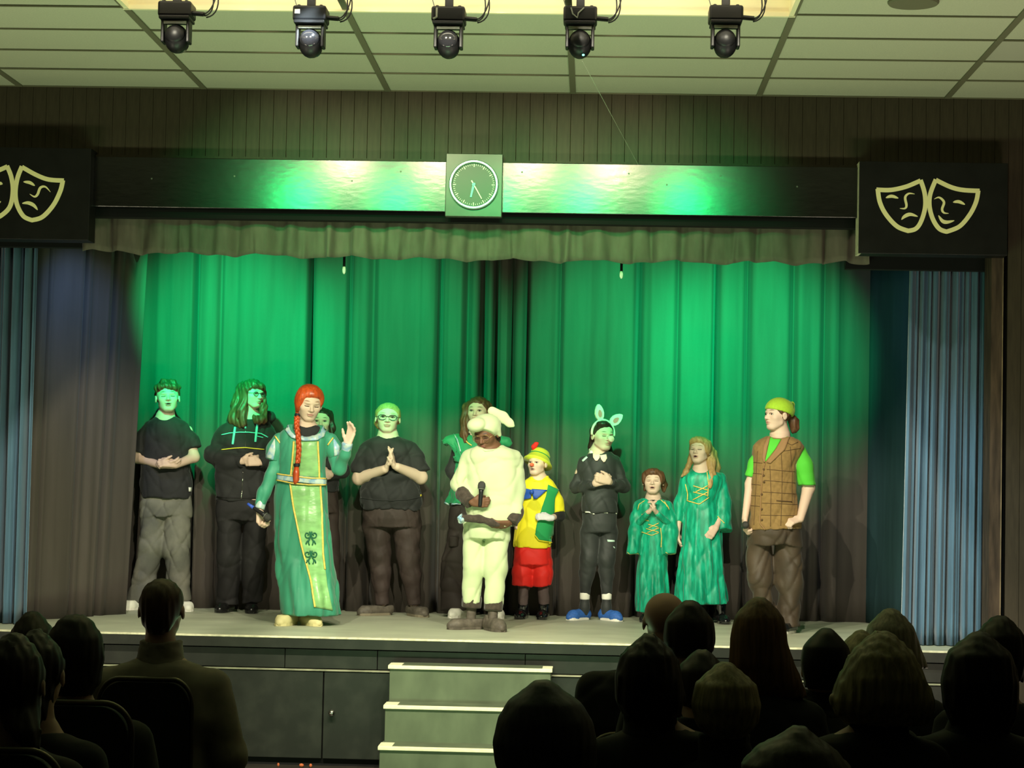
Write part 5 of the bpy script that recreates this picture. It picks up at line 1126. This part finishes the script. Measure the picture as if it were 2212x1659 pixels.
# --- little girl
m_gvel = mat('green_velvet', lin((0, 138, 104)), .45, col2=lin((30, 190, 150)), scale=16, stretch=(2.2, 2.2, .5), thresh=(.42, .72), sheen=.2, spec=.35)
p = Perf(T4, (700, 1562), 'small girl with brown hair and clasped hands in a green velvet bell-sleeved dress', Y=16.35)
tor = [(716, 660, 740, .055), (735, 610, 790, .08), (770, 590, 812, .092), (860, 605, 800, .095), (960, 620, 790, .092), (1050, 610, 792, .1)]
aA = [(602, 770, 0, 28), (590, 900, .03, 24), (665, 815, .16, 17)]; aB = [(800, 770, 0, 28), (810, 905, .03, 24), (720, 815, .16, 17)]
p.body(dict(c=(700, 598, .03), H=180, yaw=-6, pitch=6, w=1.16), [aA, aB], [[(650, 1150, 0, 42), (645, 1350, 0, 32), (642, 1545, 0, 24)], [(740, 1150, 0, 42), (745, 1350, 0, 32), (745, 1545, 0, 24)]], tor, dict(p=(700, 732, 0), r=.044),
    [dict(w=(672, 818, .16), d=(.35, -.1, 1), n=(1, .1, 0), thumb=-1, curl=.3, L=.115), dict(w=(714, 812, .17), d=(-.2, -.1, 1), n=(-1, .2, 0), thumb=1, curl=.75, L=.115)], skin=(.68, .49, .38), child=1, open_=.55, eyes='closed', brow=(.3, .2, .1))
def ex(F, H):
    F.ell(H.P(0, .22, .34), np.array((.28, .17, .15))*H.h, .03, 'u', H.R)
    for sg in (-1, 1): F.ell(H.P(sg*.30, .08, .12), np.array((.09, .18, .24))*H.h, .03, 'u', H.R)
p.hairfield(1.07, .24, m=m_hair_brown, extra=ex, amp=.003, chains=[[(755, 560, -.02, 28), (780, 620, -.01, 20), (775, 665, -.01, 12)], [(645, 600, -.03, 16), (640, 660, -.03, 12)]])
rw = [(722, 628, 775, .075), (740, 580, 815, .092), (775, 562, 832, .102), (860, 590, 812, .105), (960, 618, 792, .102), (1050, 602, 796, .112), (1200, 588, 806, .13), (1400, 578, 812, .15), (1532, 578, 806, .155)]
o = p.garment('velvet_dress', m_gvel, rw, [[(600, 770, 0, 38), (578, 860, .02, 40), (572, 960, .06, 46), (560, 1118, .08, 50)], [(802, 770, 0, 38), (818, 860, .02, 44), (816, 960, .06, 52), (818, 1118, .08, 50)]], neck=[(700, 710, .05, 52, 30, .08)], skirt=(10, 0, .05, .3), folds=(.004, 26, .5), h=.007)
p.garment('inner_sleeve', m_gvel, None, [[(598, 890, .08, 24), (662, 825, .16, 21)]], folds=None, parent=o); p.garment('inner_sleeve', m_gvel, None, [[(806, 895, .08, 24), (728, 825, .16, 21)]], folds=None, parent=o)
p.garment('undershirt_neck', m_blackcotton, None, [[(645, 728, .03, 12), (700, 748, .075, 12), (752, 728, .03, 12)]], folds=None, endcut=False, parent=o)
for q in (((590, 800), (600, 760), (640, 735)), ((755, 730), (800, 770), (815, 800)), ((780, 740), (800, 780)), ((665, 905), (735, 925)), ((740, 895), (668, 930)), ((650, 935), (738, 960)), ((742, 930), (655, 965)), ((618, 960), (690, 984), (740, 964)), ((752, 930), (760, 990), (756, 1070))): p.line(o, 'gold_lace', m_gold, q, 6, .003)
p.line(o, 'gold_lace', m_gold, ((620, 830), (630, 870), (668, 880)), 6, .003)
p.line(o, 'gold_hem', m_gold, ((515, 1105), (535, 1122), (600, 1124)), 5, .001); p.line(o, 'gold_hem', m_gold, ((790, 1105), (820, 1122), (862, 1112)), 5, .001)
p.shoe(645, 1562, -.2, 150, m_shoe_black); p.shoe(745, 1562, .2, 150, m_shoe_black)
# --- taller girl
p = Perf(T5, (320, 1520), 'taller girl with long fair hair in a green velvet dress, one fist lowered', Y=16.35)
tor = [(545, 245, 320, .06), (562, 200, 380, .085), (600, 175, 415, .10), (660, 175, 400, .105), (745, 188, 378, .10), (800, 180, 385, .11)]
aA = [(185, 600, 0, 30), (140, 770, .0, 25), (132, 930, .03, 17)]; aB = [(408, 600, 0, 30), (425, 790, .0, 26), (375, 920, .12, 18)]
p.body(dict(c=(272, 425, .03), H=170, yaw=-26, pitch=8, w=1.12), [aA, aB], [[(240, 900, 0, 50), (240, 1180, 0, 38), (240, 1480, 0, 26)], [(350, 900, 0, 50), (370, 1180, 0, 38), (400, 1480, 0, 26)]], tor, dict(p=(278, 560, 0), r=.048),
    [dict(w=(132, 925, .03), d=(.05, -.15, -1), n=(1, 0, .1), thumb=-1, curl=.25), dict(w=(375, 915, .12), d=(-.55, -.4, -.75), n=(-.3, .8, -.3), thumb=-1, curl=1.0, tcurl=.7)], skin=(.68, .49, .38), child=.6, open_=.6, eyes='closed', fem=1, brow=(.4, .28, .15))
def ex(F, H): F.ell(H.P(-.05, .24, .34), np.array((.27, .16, .14))*H.h, .03, 'u', H.R); F.ell(H.P(.3, .05, .1), np.array((.1, .2, .26))*H.h, .03, 'u', H.R)
p.hairfield(1.08, .24, m=m_hair_blond, extra=ex, amp=.003, chains=[[(330, 420, -.02, 34), (345, 500, .02, 30), (348, 580, .07, 24), (335, 660, .12, 12)], [(355, 440, -.06, 30), (375, 530, -.05, 26), (380, 600, -.02, 14)], [(228, 400, -.03, 18), (215, 480, .0, 20), (185, 560, .04, 16), (155, 590, .05, 7)], [(300, 450, -.09, 50), (310, 560, -.09, 46)]])
rw = [(548, 225, 335, .07), (564, 190, 388, .095), (600, 168, 420, .11), (660, 168, 408, .115), (745, 184, 382, .108), (800, 172, 392, .12), (920, 158, 408, .14), (1100, 142, 422, .16), (1300, 128, 440, .18), (1398, 124, 452, .185)]
o = p.garment('velvet_dress', m_gvel, rw, [[(192, 610, 0, 38), (142, 770, .0, 36), (132, 882, .02, 30)], [(400, 610, 0, 44), (424, 760, .0, 44), (418, 860, .03, 48), (424, 935, .05, 54)]], neck=[(278, 545, .05, 46, 26, .08)], skirt=(11, 0, .06, 2.0), folds=(.005, 24, .5), h=.007)
for q in (((180, 640), (195, 700), (192, 745)), ((318, 560), (328, 640), (322, 720)), ((230, 650), (322, 678)), ((322, 650), (245, 690)), ((230, 690), (322, 712)), ((322, 690), (228, 740)), ((190, 745), (268, 768), (330, 725))): p.line(o, 'gold_lace', m_gold, q, 7, .003)
p.line(o, 'gold_hem', m_gold, ((112, 878), (130, 884), (152, 880)), 8, .002); p.line(o, 'gold_hem', m_gold, ((385, 845), (410, 870), (430, 890)), 6, .002)
b = p.shoe(405, 1515, .25, 185, m_patent, high=.02, name='boot'); p.garment('boot_shaft', m_patent, None, [[(406, 1490, .0, 33), (404, 1400, 0, 36)]], folds=(.001, 60, 1), parent=b)
b = p.shoe(240, 1515, -.1, 185, m_patent, high=.02, name='boot'); p.garment('boot_shaft', m_patent, None, [[(240, 1490, .0, 33), (240, 1400, 0, 36)]], folds=(.001, 60, 1), parent=b)
# --- man in waistcoat and green beanie
m_gtee = mat('lime_cotton', lin((84, 196, 58)), .75, var=.06, scale=8, sheen=.1); m_lime = mat('lime_knit', lin((158, 196, 50)), .8, var=.08, scale=60, sheen=.2)
m_tweed = mat('brown_tweed', lin((138, 110, 66)), .85, var=.14, scale=40, sheen=.1); m_check = mat('check_line', lin((92, 70, 46)), .85); m_lapel = mat('tan_lapel', lin((150, 116, 78)), .8)
m_dkpants = mat('dark_brown_trousers', lin((66, 55, 42)), .6, var=.3, scale=6, spec=.35, sheen=.1, bump=.4, bscale=13)
p = Perf(T5, (800, 1590), 'young man in brown checked waistcoat, green tee and lime beanie, looking to one side', Y=15.46)
tor = [(330, 735, 825, .075), (352, 690, 870, .10), (390, 635, 930, .12), (480, 618, 930, .14), (600, 610, 905, .145), (700, 605, 895, .15), (800, 595, 905, .155), (900, 590, 915, .155)]
aA = [(638, 430, 0, 36), (592, 640, -.01, 30), (560, 860, .05, 20)]; aB = [(912, 420, 0, 44), (968, 660, .0, 40), (915, 862, .12, 24)]
p.body(dict(c=(768, 198, .03), H=196, yaw=-58, pitch=3, roll=0, w=1.1), [aA, aB], [[(660, 1000, 0, 66), (660, 1250, .02, 52), (720, 1545, .0, 32)], [(830, 1000, 0, 66), (840, 1280, .02, 52), (835, 1545, .04, 34)]], tor, dict(p=(785, 330, -.01), r=.054),
    [dict(w=(560, 858, .05), d=(.05, -.25, -1), n=(.9, .2, .2), thumb=-1, curl=.95, tcurl=.9), dict(w=(912, 862, .12), d=(-.85, -.45, -.25), n=(-.1, .6, -.9), thumb=-1, curl=1.05, tcurl=.35)], skin=(.68, .49, .38), brow=(.14, .08, .05))
p.hairfield(1.03, .27, m=m_hair_brown, amp=.003, chains=[[(850, 205, -.05, 26), (872, 240, -.06, 30), (878, 280, -.06, 26), (868, 308, -.05, 10)]])
def ex(F, H):
    F.ell(H.P(0, -.40, .20), np.array((.2, .16, .2))*H.h, .05, 'u', H.R); F.plane(H.P(0, .2, .14), H.R @ np.array([0, .22, -1.]))
    F.ell(H.P(.0, -.58, .38), np.array((.08, .09, .13))*H.h, .02, 'u', H.R)
bn = p.hairfield(1.14, None, m=m_lime, extra=ex, amp=.0, name='beanie', capc=(0, -.07, .16))
H = p.head
MB().tube([H.P(.10, -.50, .40), H.P(.24, -.38, .36), H.P(.27, -.36, .24), H.P(.26, -.38, .16)], [.04*H.h, .045*H.h, .05*H.h, .03*H.h], 8).build('beanie_tie', mat('green_tie', lin((92, 140, 40)), .8), bn, smooth=True)
p.garment('lime_tee', m_gtee, [(334, 720, 838, .085), (355, 680, 866, .104), (395, 640, 890, .118), (480, 640, 865, .122), (600, 640, 860, .126), (750, 640, 860, .126)], [[(662, 445, -.01, 34), (622, 510, -.01, 36), (592, 596, .0, 37)], [(912, 432, -.01, 40), (936, 520, .02, 58), (952, 646, .02, 59)]], neck=[(775, 320, .05, 58, 30, .09)], folds=(.004, 26, .8))
rw = [(334, 700, 862, .094), (356, 655, 912, .120), (396, 612, 940, .140), (450, 604, 922, .150), (520, 610, 890, .150), (600, 606, 882, .154), (700, 600, 888, .158), (800, 592, 905, .162), (880, 586, 928, .164), (925, 590, 925, .163)]
o = p.garment('waistcoat', m_tweed, rw, neck=[(775, 318, .05, 62, 34, .10)], folds=(.004, 22, .8))
p.patch(o, 'tee_front', m_gtee, [(722, 340), (706, 420), (690, 492)], [(798, 344), (752, 420), (692, 494)], n=18, w=8, lift=.003)
p.patch(o, 'lapel', m_lapel, [(706, 338), (680, 400), (672, 470), (682, 500)], [(724, 340), (706, 400), (692, 470), (690, 500)], n=18, w=4, lift=.008); p.patch(o, 'lapel', m_lapel, [(800, 340), (765, 410), (700, 500)], [(850, 330), (815, 420), (722, 508)], n=18, w=5, lift=.008)
p.line(o, 'front_edge', m_lapel, ((688, 505), (668, 600), (662, 760), (656, 890), (690, 932)), 8, .004)
ck = MB()
for q in (((616, 500), (672, 505)), ((610, 570), (668, 575)), ((604, 640), (664, 646)), ((602, 712), (660, 716)), ((594, 776), (658, 782)), ((700, 545), (880, 560)), ((684, 615), (880, 632)), ((676, 690), (888, 702)), ((670, 760), (895, 770)), ((664, 838), (905, 842)), ((720, 520), (728, 700), (724, 910)), ((790, 400), (800, 560), (796, 740), (790, 905)), ((850, 400), (862, 560), (862, 760)), ((640, 430), (632, 640), (618, 900)), ((900, 370), (860, 390), (820, 370)), ((915, 410), (800, 430))): p.line(o, '', None, q, 4.0, .001, mb=ck)
ck = ck.build('check_pattern', m_check, o, smooth=True); ck['kind'] = 'stuff'
for y in (545, 585, 625, 705, 800, 868): MB().ell(p.hit(o, 682 if y < 700 else 670, y, .006), (.008, .005, .008), 10, 6).build('button', m_check, o, smooth=True)
p.line(o, 'pocket_welt', m_check, ((762, 745), (858, 752)), 8, .003)
p.garment('trousers', m_dkpants, [(880, 600, 915, .135), (960, 578, 918, .148), (1030, 575, 918, .145)], [[(655, 1040, 0, 84), (655, 1250, .02, 74), (690, 1400, .02, 66), (735, 1530, .0, 60)], [(832, 1040, 0, 88), (840, 1280, .02, 80), (835, 1420, .04, 72), (838, 1545, .05, 74)]], folds=(.008, 20, .8))
p.shoe(830, 1590, -.45, 235, m_shoe_black, fwd=.08, w=46, sole=m_sole_white, name='trainer'); p.shoe(745, 1575, -.5, 235, m_shoe_black, fwd=.0, w=46, sole=m_sole_white, name='trainer')
MB().tube([p.pt(890+30*math.cos(a), 862+10*math.sin(a)+(-10*math.cos(a)), .115+.03*math.sin(a)) for a in np.linspace(0, 2*PI, 17)], .003, 6, cap=False).build('red_bracelet', m_red, p.root, smooth=True)
mic('black microphone held low by the man in the checked waistcoat', p.pt(548, 915, -.06), p.pt(568, 898, .15))
# ------------------------------------------------------------------ audience, seen from behind
m_seat = mat('dark_upholstery', (.012, .012, .013), .8, var=.2, scale=30)
m_tube = mat('chair_tube', lin((96, 90, 78)), .35, .8)
def chair_parts(root, top=.90):
    """stacking chair, origin on the floor under the seat, back towards -Y"""
    def arc(w, z0, z1, y, n=9, r=.10):
        pts = [(-w, y, z0), (-w, y, z1-r)]+[(-w+r-r*math.cos(a), y, z1-r+r*math.sin(a)) for a in np.linspace(.2, PI/2, n)]
        return pts+[(-q[0], q[1], q[2]) for q in pts[::-1]]
    P = arc(.215, .56, top, -.215)
    poly = [(q[0], q[2]) for q in P]; MB().slab(poly[::-1], -.232, -.195).build('backrest', m_seat, root, origin=(0, 0, 0))
    MB().tube(arc(.226, .03, top+.012, -.218), .0105, 8).build('back_frame', m_tube, root, origin=(0, 0, 0), smooth=True)
    MB().box(-.215, .215, -.20, .22, .42, .475, .018).build('seat', m_seat, root, origin=(0, 0, 0))
    for sx_ in (-1, 1):
        MB().tube([(sx_*.215, .20, .43), (sx_*.222, .23, .0)], .0105, 8).build('leg', m_tube, root, origin=(0, 0, 0), smooth=True)
        MB().tube([(sx_*.222, -.20, .43), (sx_*.226, -.24, .0)], .0105, 8).build('leg', m_tube, root, origin=(0, 0, 0), smooth=True)
chair0 = thing('stacking_chair', (0, 0, 0), 'x', 'chair'); chair_parts(chair0)
for ch_ in chair0.children: ch_.location = (0, 0, 0)
chair1 = thing('stacking_chair', (0, 0, 0), 'x', 'chair'); chair_parts(chair1, .70)
for ch_ in chair1.children: ch_.location = (0, 0, 0)
used = {}
def chair(x, y, label, sc=1.0, group=None):
    src = chair1 if 'hidden' in label else chair0
    if src.name not in used: used[src.name] = True; c_ = src
    else:
        c_ = src.copy(); COL.objects.link(c_); 
        for k_ in list(src.children): d_ = k_.copy(); COL.objects.link(d_); d_.parent = c_
    c_.location = (x, y, FLA); c_.scale = (.8 if 'pale sweater' in label and 'back is' in label else 1, 1, 1); c_['label'] = label
    if group: c_['group'] = group
    return c_
CL = {}
def cloth_mat(name, rgb, **k):
    return mat(name, lin(rgb), .85, var=.15, scale=14, sheen=.1, **k)
def hmat(name, rgb, var=.3): return mat(name, tuple(v*.62 for v in lin(rgb)), .5, var=var, scale=9, stretch=(9, 9, .7), spec=.3)
def seated(label, px, ytop, Y, hair, hm, cm, hrows=None, hh=.235, yaw=0, pitch=0, roll=0, sh=.20, chairlab=None, collar=None, hamp=.004, hoff=.018, bald=False, drop=.86, skin=(.5, .33, .25), sleeve=True, chair_y=.0, leanx=0.0, hd=.0, shz=0.0):
    top = atY(px, ytop, Y); x = top[0]; zt = top[2]-hoff; hc = np.array([x, Y, zt-hh*.5]); seat = max(zt-drop, FLA+.46)
    bx = x+leanx
    root = thing('person', (bx, Y, FLA), label, 'person', None)
    S = zt-.30+shz
    rows = [(seat-.01, bx, Y, .185, .13), (seat+.18, bx, Y-.01, .165, .115), (S-.22, bx, Y-.01, sh*.93, .125), (S-.08, bx, Y-.005, sh*.86, .105), (S-.02, bx, Y, sh*.62, .08), (S+.025, x*.6+bx*.4, Y, .075, .065)]
    arms = []; 
    for g in (-1, 1): arms.append([(np.array([bx+g*sh*.84, Y, S-.105]), .062), (np.array([bx+g*(sh*1.0+.035), Y+.0, S-.37]), .052), (np.array([bx+g*.11, Y+.27, S-.42]), .036)])
    legs = [[(np.array([bx+g*.09, Y+.03, seat+.07]), .080), (np.array([bx+g*.12, Y+.40, seat+.03]), .060), (np.array([bx+g*.12, Y+.38, FLA+.10]), .042)] for g in (-1, 1)]
    H = Head(hc, hh, R=rotm(180+yaw, pitch, roll), w=1.06)
    lo = np.array([bx-sh-.22, Y-.25, FLA-.02]); hi = np.array([bx+sh+.22, Y+.75, zt+.08])
    zs = [lo[2]]
    while zs[-1] < hi[2]: zs.append(zs[-1]+(.0085 if zs[-1] > S-.02 else .02))
    F = Field(lo, hi, .011, zs)
    F.stack([(r[0], r[1], r[2], r[3]*.88, r[4]*.88) for r in rows], .03)
    for a in arms: F.chain([(p_, r_*.82) for p_, r_ in a], .02)
    for l in legs: F.chain([(p_, r_*.8) for p_, r_ in l], .02); F.cone(l[-1][0], l[-1][0]+np.array([0, .15, -.06]), .036, .03)
    F.cone(H.P(0, -.10, -.25), (x*.6+bx*.4, Y, S-.02), .056, .066, .03); H.field(F, k=.014)
    for a, g in zip(arms, (-1, 1)): hand(F, a[-1][0], (-g*.4, .8, -.5), (-g*.3, 0, -1), .17, g, .3)
    V, Q = F.mesh(1); col = np.tile(np.array(skin), (len(V), 1)); H.colors(V, col, skin, (.4, .16, .13), (.1, .06, .04))
    if bald: pass
    mesh_obj('body', V, Q, m_skin, root, col)
    F = Field(lo, hi, .012); F.z = F.z
    F.stack([(r[0], r[1], r[2], r[3]+.022, r[4]+.022) for r in rows[:-1]]+[(S+.0, x*.6+bx*.4, Y, .085, .078)], .03)
    for a in arms: F.chain([(p_, r_+.016) for p_, r_ in a], .03)
    F.ell((x*.6+bx*.4, Y+.05, S+.045), (.078, .09, .05), .01, 'sub')
    F.rough(.005, 24, int(px) % 97, .8); V, Q = F.mesh(1); o = mesh_obj('jacket' if collar else 'top', V, Q, cm, root)
    if collar:
        C = Field(np.array([x-.14, Y-.16, S-.08]), np.array([x+.14, Y+.16, S+.14]), .008)
        C.stack([(S-.05, x*.6+bx*.4, Y, .115, .105), (S+.01, x*.8+bx*.2, Y, .088, .088), (S+collar, x, Y, .080, .082)], .01); C.ell((x, Y+.03, S+collar), (.062, .07, .05), .01, 'sub'); C.rough(.003, 50, 5, 3.0)
        V, Q = C.mesh(1); mesh_obj('collar', V, Q, cm, o)
    F = Field(np.array([bx-.3, Y-.2, FLA-.01]), np.array([bx+.3, Y+.7, seat+.25]), .016)
    F.stack([(seat-.015, bx, Y, .195, .145), (seat+.12, bx, Y, .18, .13)], .03)
    for l in legs: F.chain([(p_, r_+.012) for p_, r_ in l], .03)
    V, Q = F.mesh(1); mesh_obj('trousers', V, Q, m_blackpants, root)
    for l in legs: 
        a = l[-1][0]; b = MB(); b.tube([a+np.array([0, -.06, -.05]), a+np.array([0, .03, -.055]), a+np.array([0, .17, -.068])], [.042, .046, .03], 10); b.build('shoe', m_shoe_black, root, smooth=True)
    # hair
    if hair != 'none':
        G = [H.P(0, -.05, .13)-H.h*.62, H.P(0, -.05, .13)+H.h*.62]; R = []
        if hrows:
            for r in hrows: 
                y_, xl_, xr_, d_ = r[:4]; yo = r[4] if len(r) > 4 else .02
                a, b = atY(xl_, y_, Y), atY(xr_, y_, Y); R.append(((a[2]+b[2])/2, (a[0]+b[0])/2, Y-yo, (b[0]-a[0])/2, d_)); G += [np.array([a[0], Y-d_-yo, a[2]]), np.array([b[0], Y+d_-yo, a[2]])]
        lo2, hi2 = np.array(G).min(0)-.05, np.array(G).max(0)+.05
        F = Field(lo2, hi2, .0075)
        if hair in ('short', 'long'):
            F.ell(H.P(0, -.05, .13), np.array((.365, .465, .40))*H.h, .01, 'u', H.R)
            if not R: F.ell(H.P(0, -.30, -.14), np.array((.26, .20, .26))*H.h, .04, 'u', H.R)
            n_ = H.R @ np.array([0, .75, -.65]); F.plane(H.P(0, .30 if hair == 'short' else .34, .30), n_)
        if R:
            z0 = max(R, key=lambda q: q[0]); R.append((z0[0]+.007, z0[1], z0[2], z0[3]*.88, z0[4]*.88)); R.append((z0[0]+.015, z0[1], z0[2], z0[3]*.66, z0[4]*.66)); R.append((z0[0]+.020, z0[1], z0[2], z0[3]*.40, z0[4]*.4))
            F.stack(R, .03, n=2.1)
        if R: F.ell(H.P(0, .33, -.12), np.array((.24, .20, .34))*H.h, .02, 'sub', H.R)
        if hamp:
            X, Y_, Z = F.grid((slice(None),)*3)
            F.D += (hamp*.55*(np.sin(230*X+3*np.sin(11*Z)+1.5*np.sin(23*Z))*.7+np.sin(150*Y_+90*X+2*np.sin(13*Z))*.5+.5*np.sin(310*X+40*Y_+9*Z))).astype(np.float32)
        V, Q = F.mesh(1); mesh_obj('hair', V, Q, hm, root)
    if chairlab: chair(bx-(.015 if 'pale sweater' in chairlab else 0), Y+.02+chair_y, chairlab)
    return root, H, o, S
bk = cloth_mat('black_jacket_cloth', (26, 26, 26)); dg = cloth_mat('dark_grey_cloth', (44, 42, 40)); gs = cloth_mat('grey_knit', (128, 120, 108)); 
h_dk = hmat('dark_hair_back', (40, 30, 24)); h_br = hmat('brown_hair_back', (80, 56, 38)); h_gr = hmat('grey_hair', (150, 142, 122), .4); h_bl = hmat('ash_blond_hair', (172, 158, 116), .4); h_au = hmat('auburn_hair', (128, 94, 60), .4); h_gd = hmat('iron_grey_hair', (84, 84, 84), .4)
# left block
r, H, o, S = seated('man with short brown hair in a pale grey high-collared sweater', 352, 1243, 8.3, 'short', h_br, gs, collar=.075, sh=.245, chairlab='black stacking chair whose back is against the man in the pale sweater', hamp=.004, shz=-.01)
r, H, o, S = seated('person with short dark hair and a fuzzy dark collar behind the pale sweater man', 166, 1336, 7.4, 'short', h_dk, cloth_mat('mottled_jacket', (52, 52, 44), col2=lin((22, 22, 20))), hrows=[(1340, 130, 200, .07), (1375, 108, 220, .10), (1420, 104, 226, .11), (1470, 112, 220, .10), (1500, 130, 200, .07)], sh=.22, chairlab='stacking chair with a bright curved rim behind the person with the fuzzy collar', leanx=.02)
F = Field(np.array([H.c[0]-.22, 7.2, S-.10]), np.array([H.c[0]+.24, 7.62, S+.07]), .008)
F.chain([(np.array([H.c[0]-.14, 7.38, S-.045]), .036), (np.array([H.c[0]-.03, 7.29, S-.0]), .042), (np.array([H.c[0]+.09, 7.31, S-.012]), .042), (np.array([H.c[0]+.19, 7.38, S-.07]), .034)], .02); F.rough(.008, 90, 3); V, Q = F.mesh(1); mesh_obj('fuzzy_collar', V, Q, cloth_mat('dark_fur', (58, 56, 44)), r)
seated('person with dark rounded hair further along the row, half hidden at the left', 72, 1328, 9.2, 'short', h_dk, bk, hrows=[(1330, 52, 92, .06), (1360, 34, 112, .095), (1400, 30, 116, .10), (1430, 36, 110, .09)], sh=.18, chairlab='dark chair hidden under the person with dark rounded hair')
seated('woman with wavy dark hair hanging over one shoulder, second from the left edge', 84, 1368, 6.9, 'long', h_dk, bk, hrows=[(1372, 62, 100, .06), (1400, 46, 116, .095), (1460, 44, 118, .10), (1520, 52, 116, .09), (1565, 62, 106, .06)], sh=.19, hamp=.006, chairlab='dark chair hidden under the woman with wavy dark hair')
seated('woman with long dark tied-back hair at the left edge of the audience', 34, 1378, 6.1, 'long', hmat('dark_brown_hair_back', (54, 42, 32)), bk, hrows=[(1382, 6, 62, .06), (1415, -20, 78, .10), (1470, -26, 82, .11), (1520, -10, 90, .08), (1570, 30, 104, .05, .08), (1610, 70, 106, .02, .10)], sh=.21, hamp=.006, leanx=-.03, chairlab='stacking chair with a thin rim at the lower left corner')
# right block, back rows first
seated('bald man in a dark collared coat', 1437, 1279, 8.6, 'none', None, bk, hoff=.002, sh=.245, collar=.06, skin=(.42, .25, .19), chairlab='dark chair hidden under the bald man', leanx=-.07)
seated('person with short dark hair and one visible ear, next to the bald man', 1490, 1305, 7.9, 'short', h_dk, bk, hrows=[(1308, 1466, 1514, .07), (1340, 1440, 1538, .10), (1385, 1434, 1544, .105), (1415, 1448, 1534, .08)], sh=.21, chairlab='dark chair hidden under the short-haired person beside the bald man', hamp=.003)
seated('child with short dark hair, low in front of the auburn-haired woman', 1516, 1412, 7.3, 'short', h_dk, bk, hrows=[(1415, 1492, 1540, .06), (1445, 1466, 1566, .10), (1490, 1464, 1568, .10), (1515, 1480, 1552, .07)], sh=.16, drop=.70, hamp=.003, collar=.075, shz=.03, chairlab='dark chair hidden under the child with short dark hair')
seated('woman with long straight auburn hair spreading over her shoulder', 1642, 1299, 7.7, 'long', h_au, bk, hrows=[(1302, 1614, 1664, .07), (1330, 1588, 1686, .105), (1380, 1578, 1698, .115), (1430, 1574, 1715, .11), (1475, 1572, 1735, .09), (1505, 1590, 1742, .06)], sh=.20, hamp=.003, chairlab='dark chair hidden under the auburn-haired woman')
seated('person with smooth black hair beside the auburn-haired woman', 1784, 1365, 7.9, 'long', hmat('black_hair', (20, 18, 17), .2), dg, hrows=[(1368, 1762, 1806, .07), (1395, 1738, 1828, .10), (1440, 1734, 1832, .105), (1485, 1736, 1826, .09)], sh=.215, hamp=.001, collar=.075, shz=.03, chairlab='dark chair hidden under the person with smooth black hair')
seated('woman with silver hair close to the blue house curtain', 1925, 1322, 8.7, 'long', h_gr, bk, hrows=[(1325, 1900, 1945, .07), (1355, 1872, 1972, .11), (1400, 1864, 1988, .12), (1440, 1880, 2004, .10)], sh=.19, hamp=.004, chairlab='dark chair hidden under the silver-haired woman')
seated('person with fair hair showing only as a low crown in front of the silver-haired woman', 1858, 1368, 8.1, 'short', h_bl, bk, hrows=[(1372, 1840, 1878, .06), (1400, 1818, 1900, .10), (1440, 1814, 1904, .10)], sh=.18, hamp=.003, chairlab='dark chair hidden under the person with the low fair crown')
seated('person with dark hair beside the right stage wall, furthest along the row', 2158, 1338, 8.3, 'long', h_dk, bk, hrows=[(1341, 2134, 2184, .07), (1370, 2112, 2208, .11), (1420, 2106, 2214, .11), (1470, 2112, 2210, .08)], sh=.20, hamp=.005, chairlab='dark chair hidden under the dark-haired person by the right wall')
seated('person with big dark curly hair in front of the bald man', 1402, 1378, 6.9, 'long', h_dk, bk, hrows=[(1381, 1380, 1424, .07), (1410, 1346, 1456, .11), (1460, 1328, 1474, .13), (1510, 1330, 1478, .12), (1545, 1346, 1470, .09)], sh=.22, hamp=.006, collar=.075, shz=.03, chairlab='dark chair hidden under the curly-haired person', leanx=.06)
seated('person with short ash-blond hair', 1566, 1440, 6.8, 'short', h_bl, bk, hrows=[(1443, 1540, 1592, .07), (1475, 1504, 1632, .12), (1520, 1492, 1644, .13), (1560, 1500, 1636, .11), (1592, 1530, 1606, .07)], sh=.20, hamp=.004, collar=.075, shz=.03, chairlab='dark chair hidden under the person with short ash-blond hair', leanx=.03)
seated('woman with big layered blond and grey hair flicking out at the shoulders', 1905, 1375, 6.5, 'long', h_bl, bk, hrows=[(1378, 1872, 1938, .08), (1410, 1838, 1972, .13), (1460, 1812, 1996, .15), (1510, 1790, 2018, .14), (1535, 1796, 2014, .12), (1562, 1824, 1998, .08)], sh=.22, hamp=.007, collar=.075, shz=.03, chairlab='dark chair hidden under the woman with big layered hair', leanx=-.04)
seated('woman with long dark hair at the right edge, nearer than the others there', 2112, 1374, 6.6, 'long', h_dk, bk, hrows=[(1378, 2086, 2142, .07), (1410, 2046, 2182, .12), (1470, 2032, 2196, .13), (1530, 2036, 2196, .11), (1580, 2060, 2180, .06)], sh=.21, hamp=.005, collar=.075, shz=.03, chairlab='dark chair hidden under the long-haired woman at the right edge')
r, H, o, S = seated('person with grey-brown hair low at the bottom edge, below the layered blond hair', 1722, 1582, 5.3, 'long', hmat('dull_hair', (74, 70, 52), .4), cloth_mat('dark_striped_cloth', (40, 38, 36)), hrows=[(1585, 1690, 1756, .07), (1612, 1634, 1800, .12), (1650, 1598, 1836, .14), (1700, 1606, 1840, .13)], sh=.21, hamp=.004, drop=.80, chairlab='dark chair hidden under the person at the bottom edge')
seated('woman with iron-grey bobbed hair, largest and nearest head in the audience', 1172, 1484, 4.9, 'long', h_gd, bk, hrows=[(1487, 1135, 1212, .07), (1512, 1100, 1252, .11), (1550, 1078, 1278, .13), (1600, 1064, 1290, .135), (1650, 1070, 1288, .12), (1690, 1090, 1270, .09)], sh=.20, hamp=.002, yaw=35, chairlab='dark chair hidden under the woman with iron-grey bobbed hair')
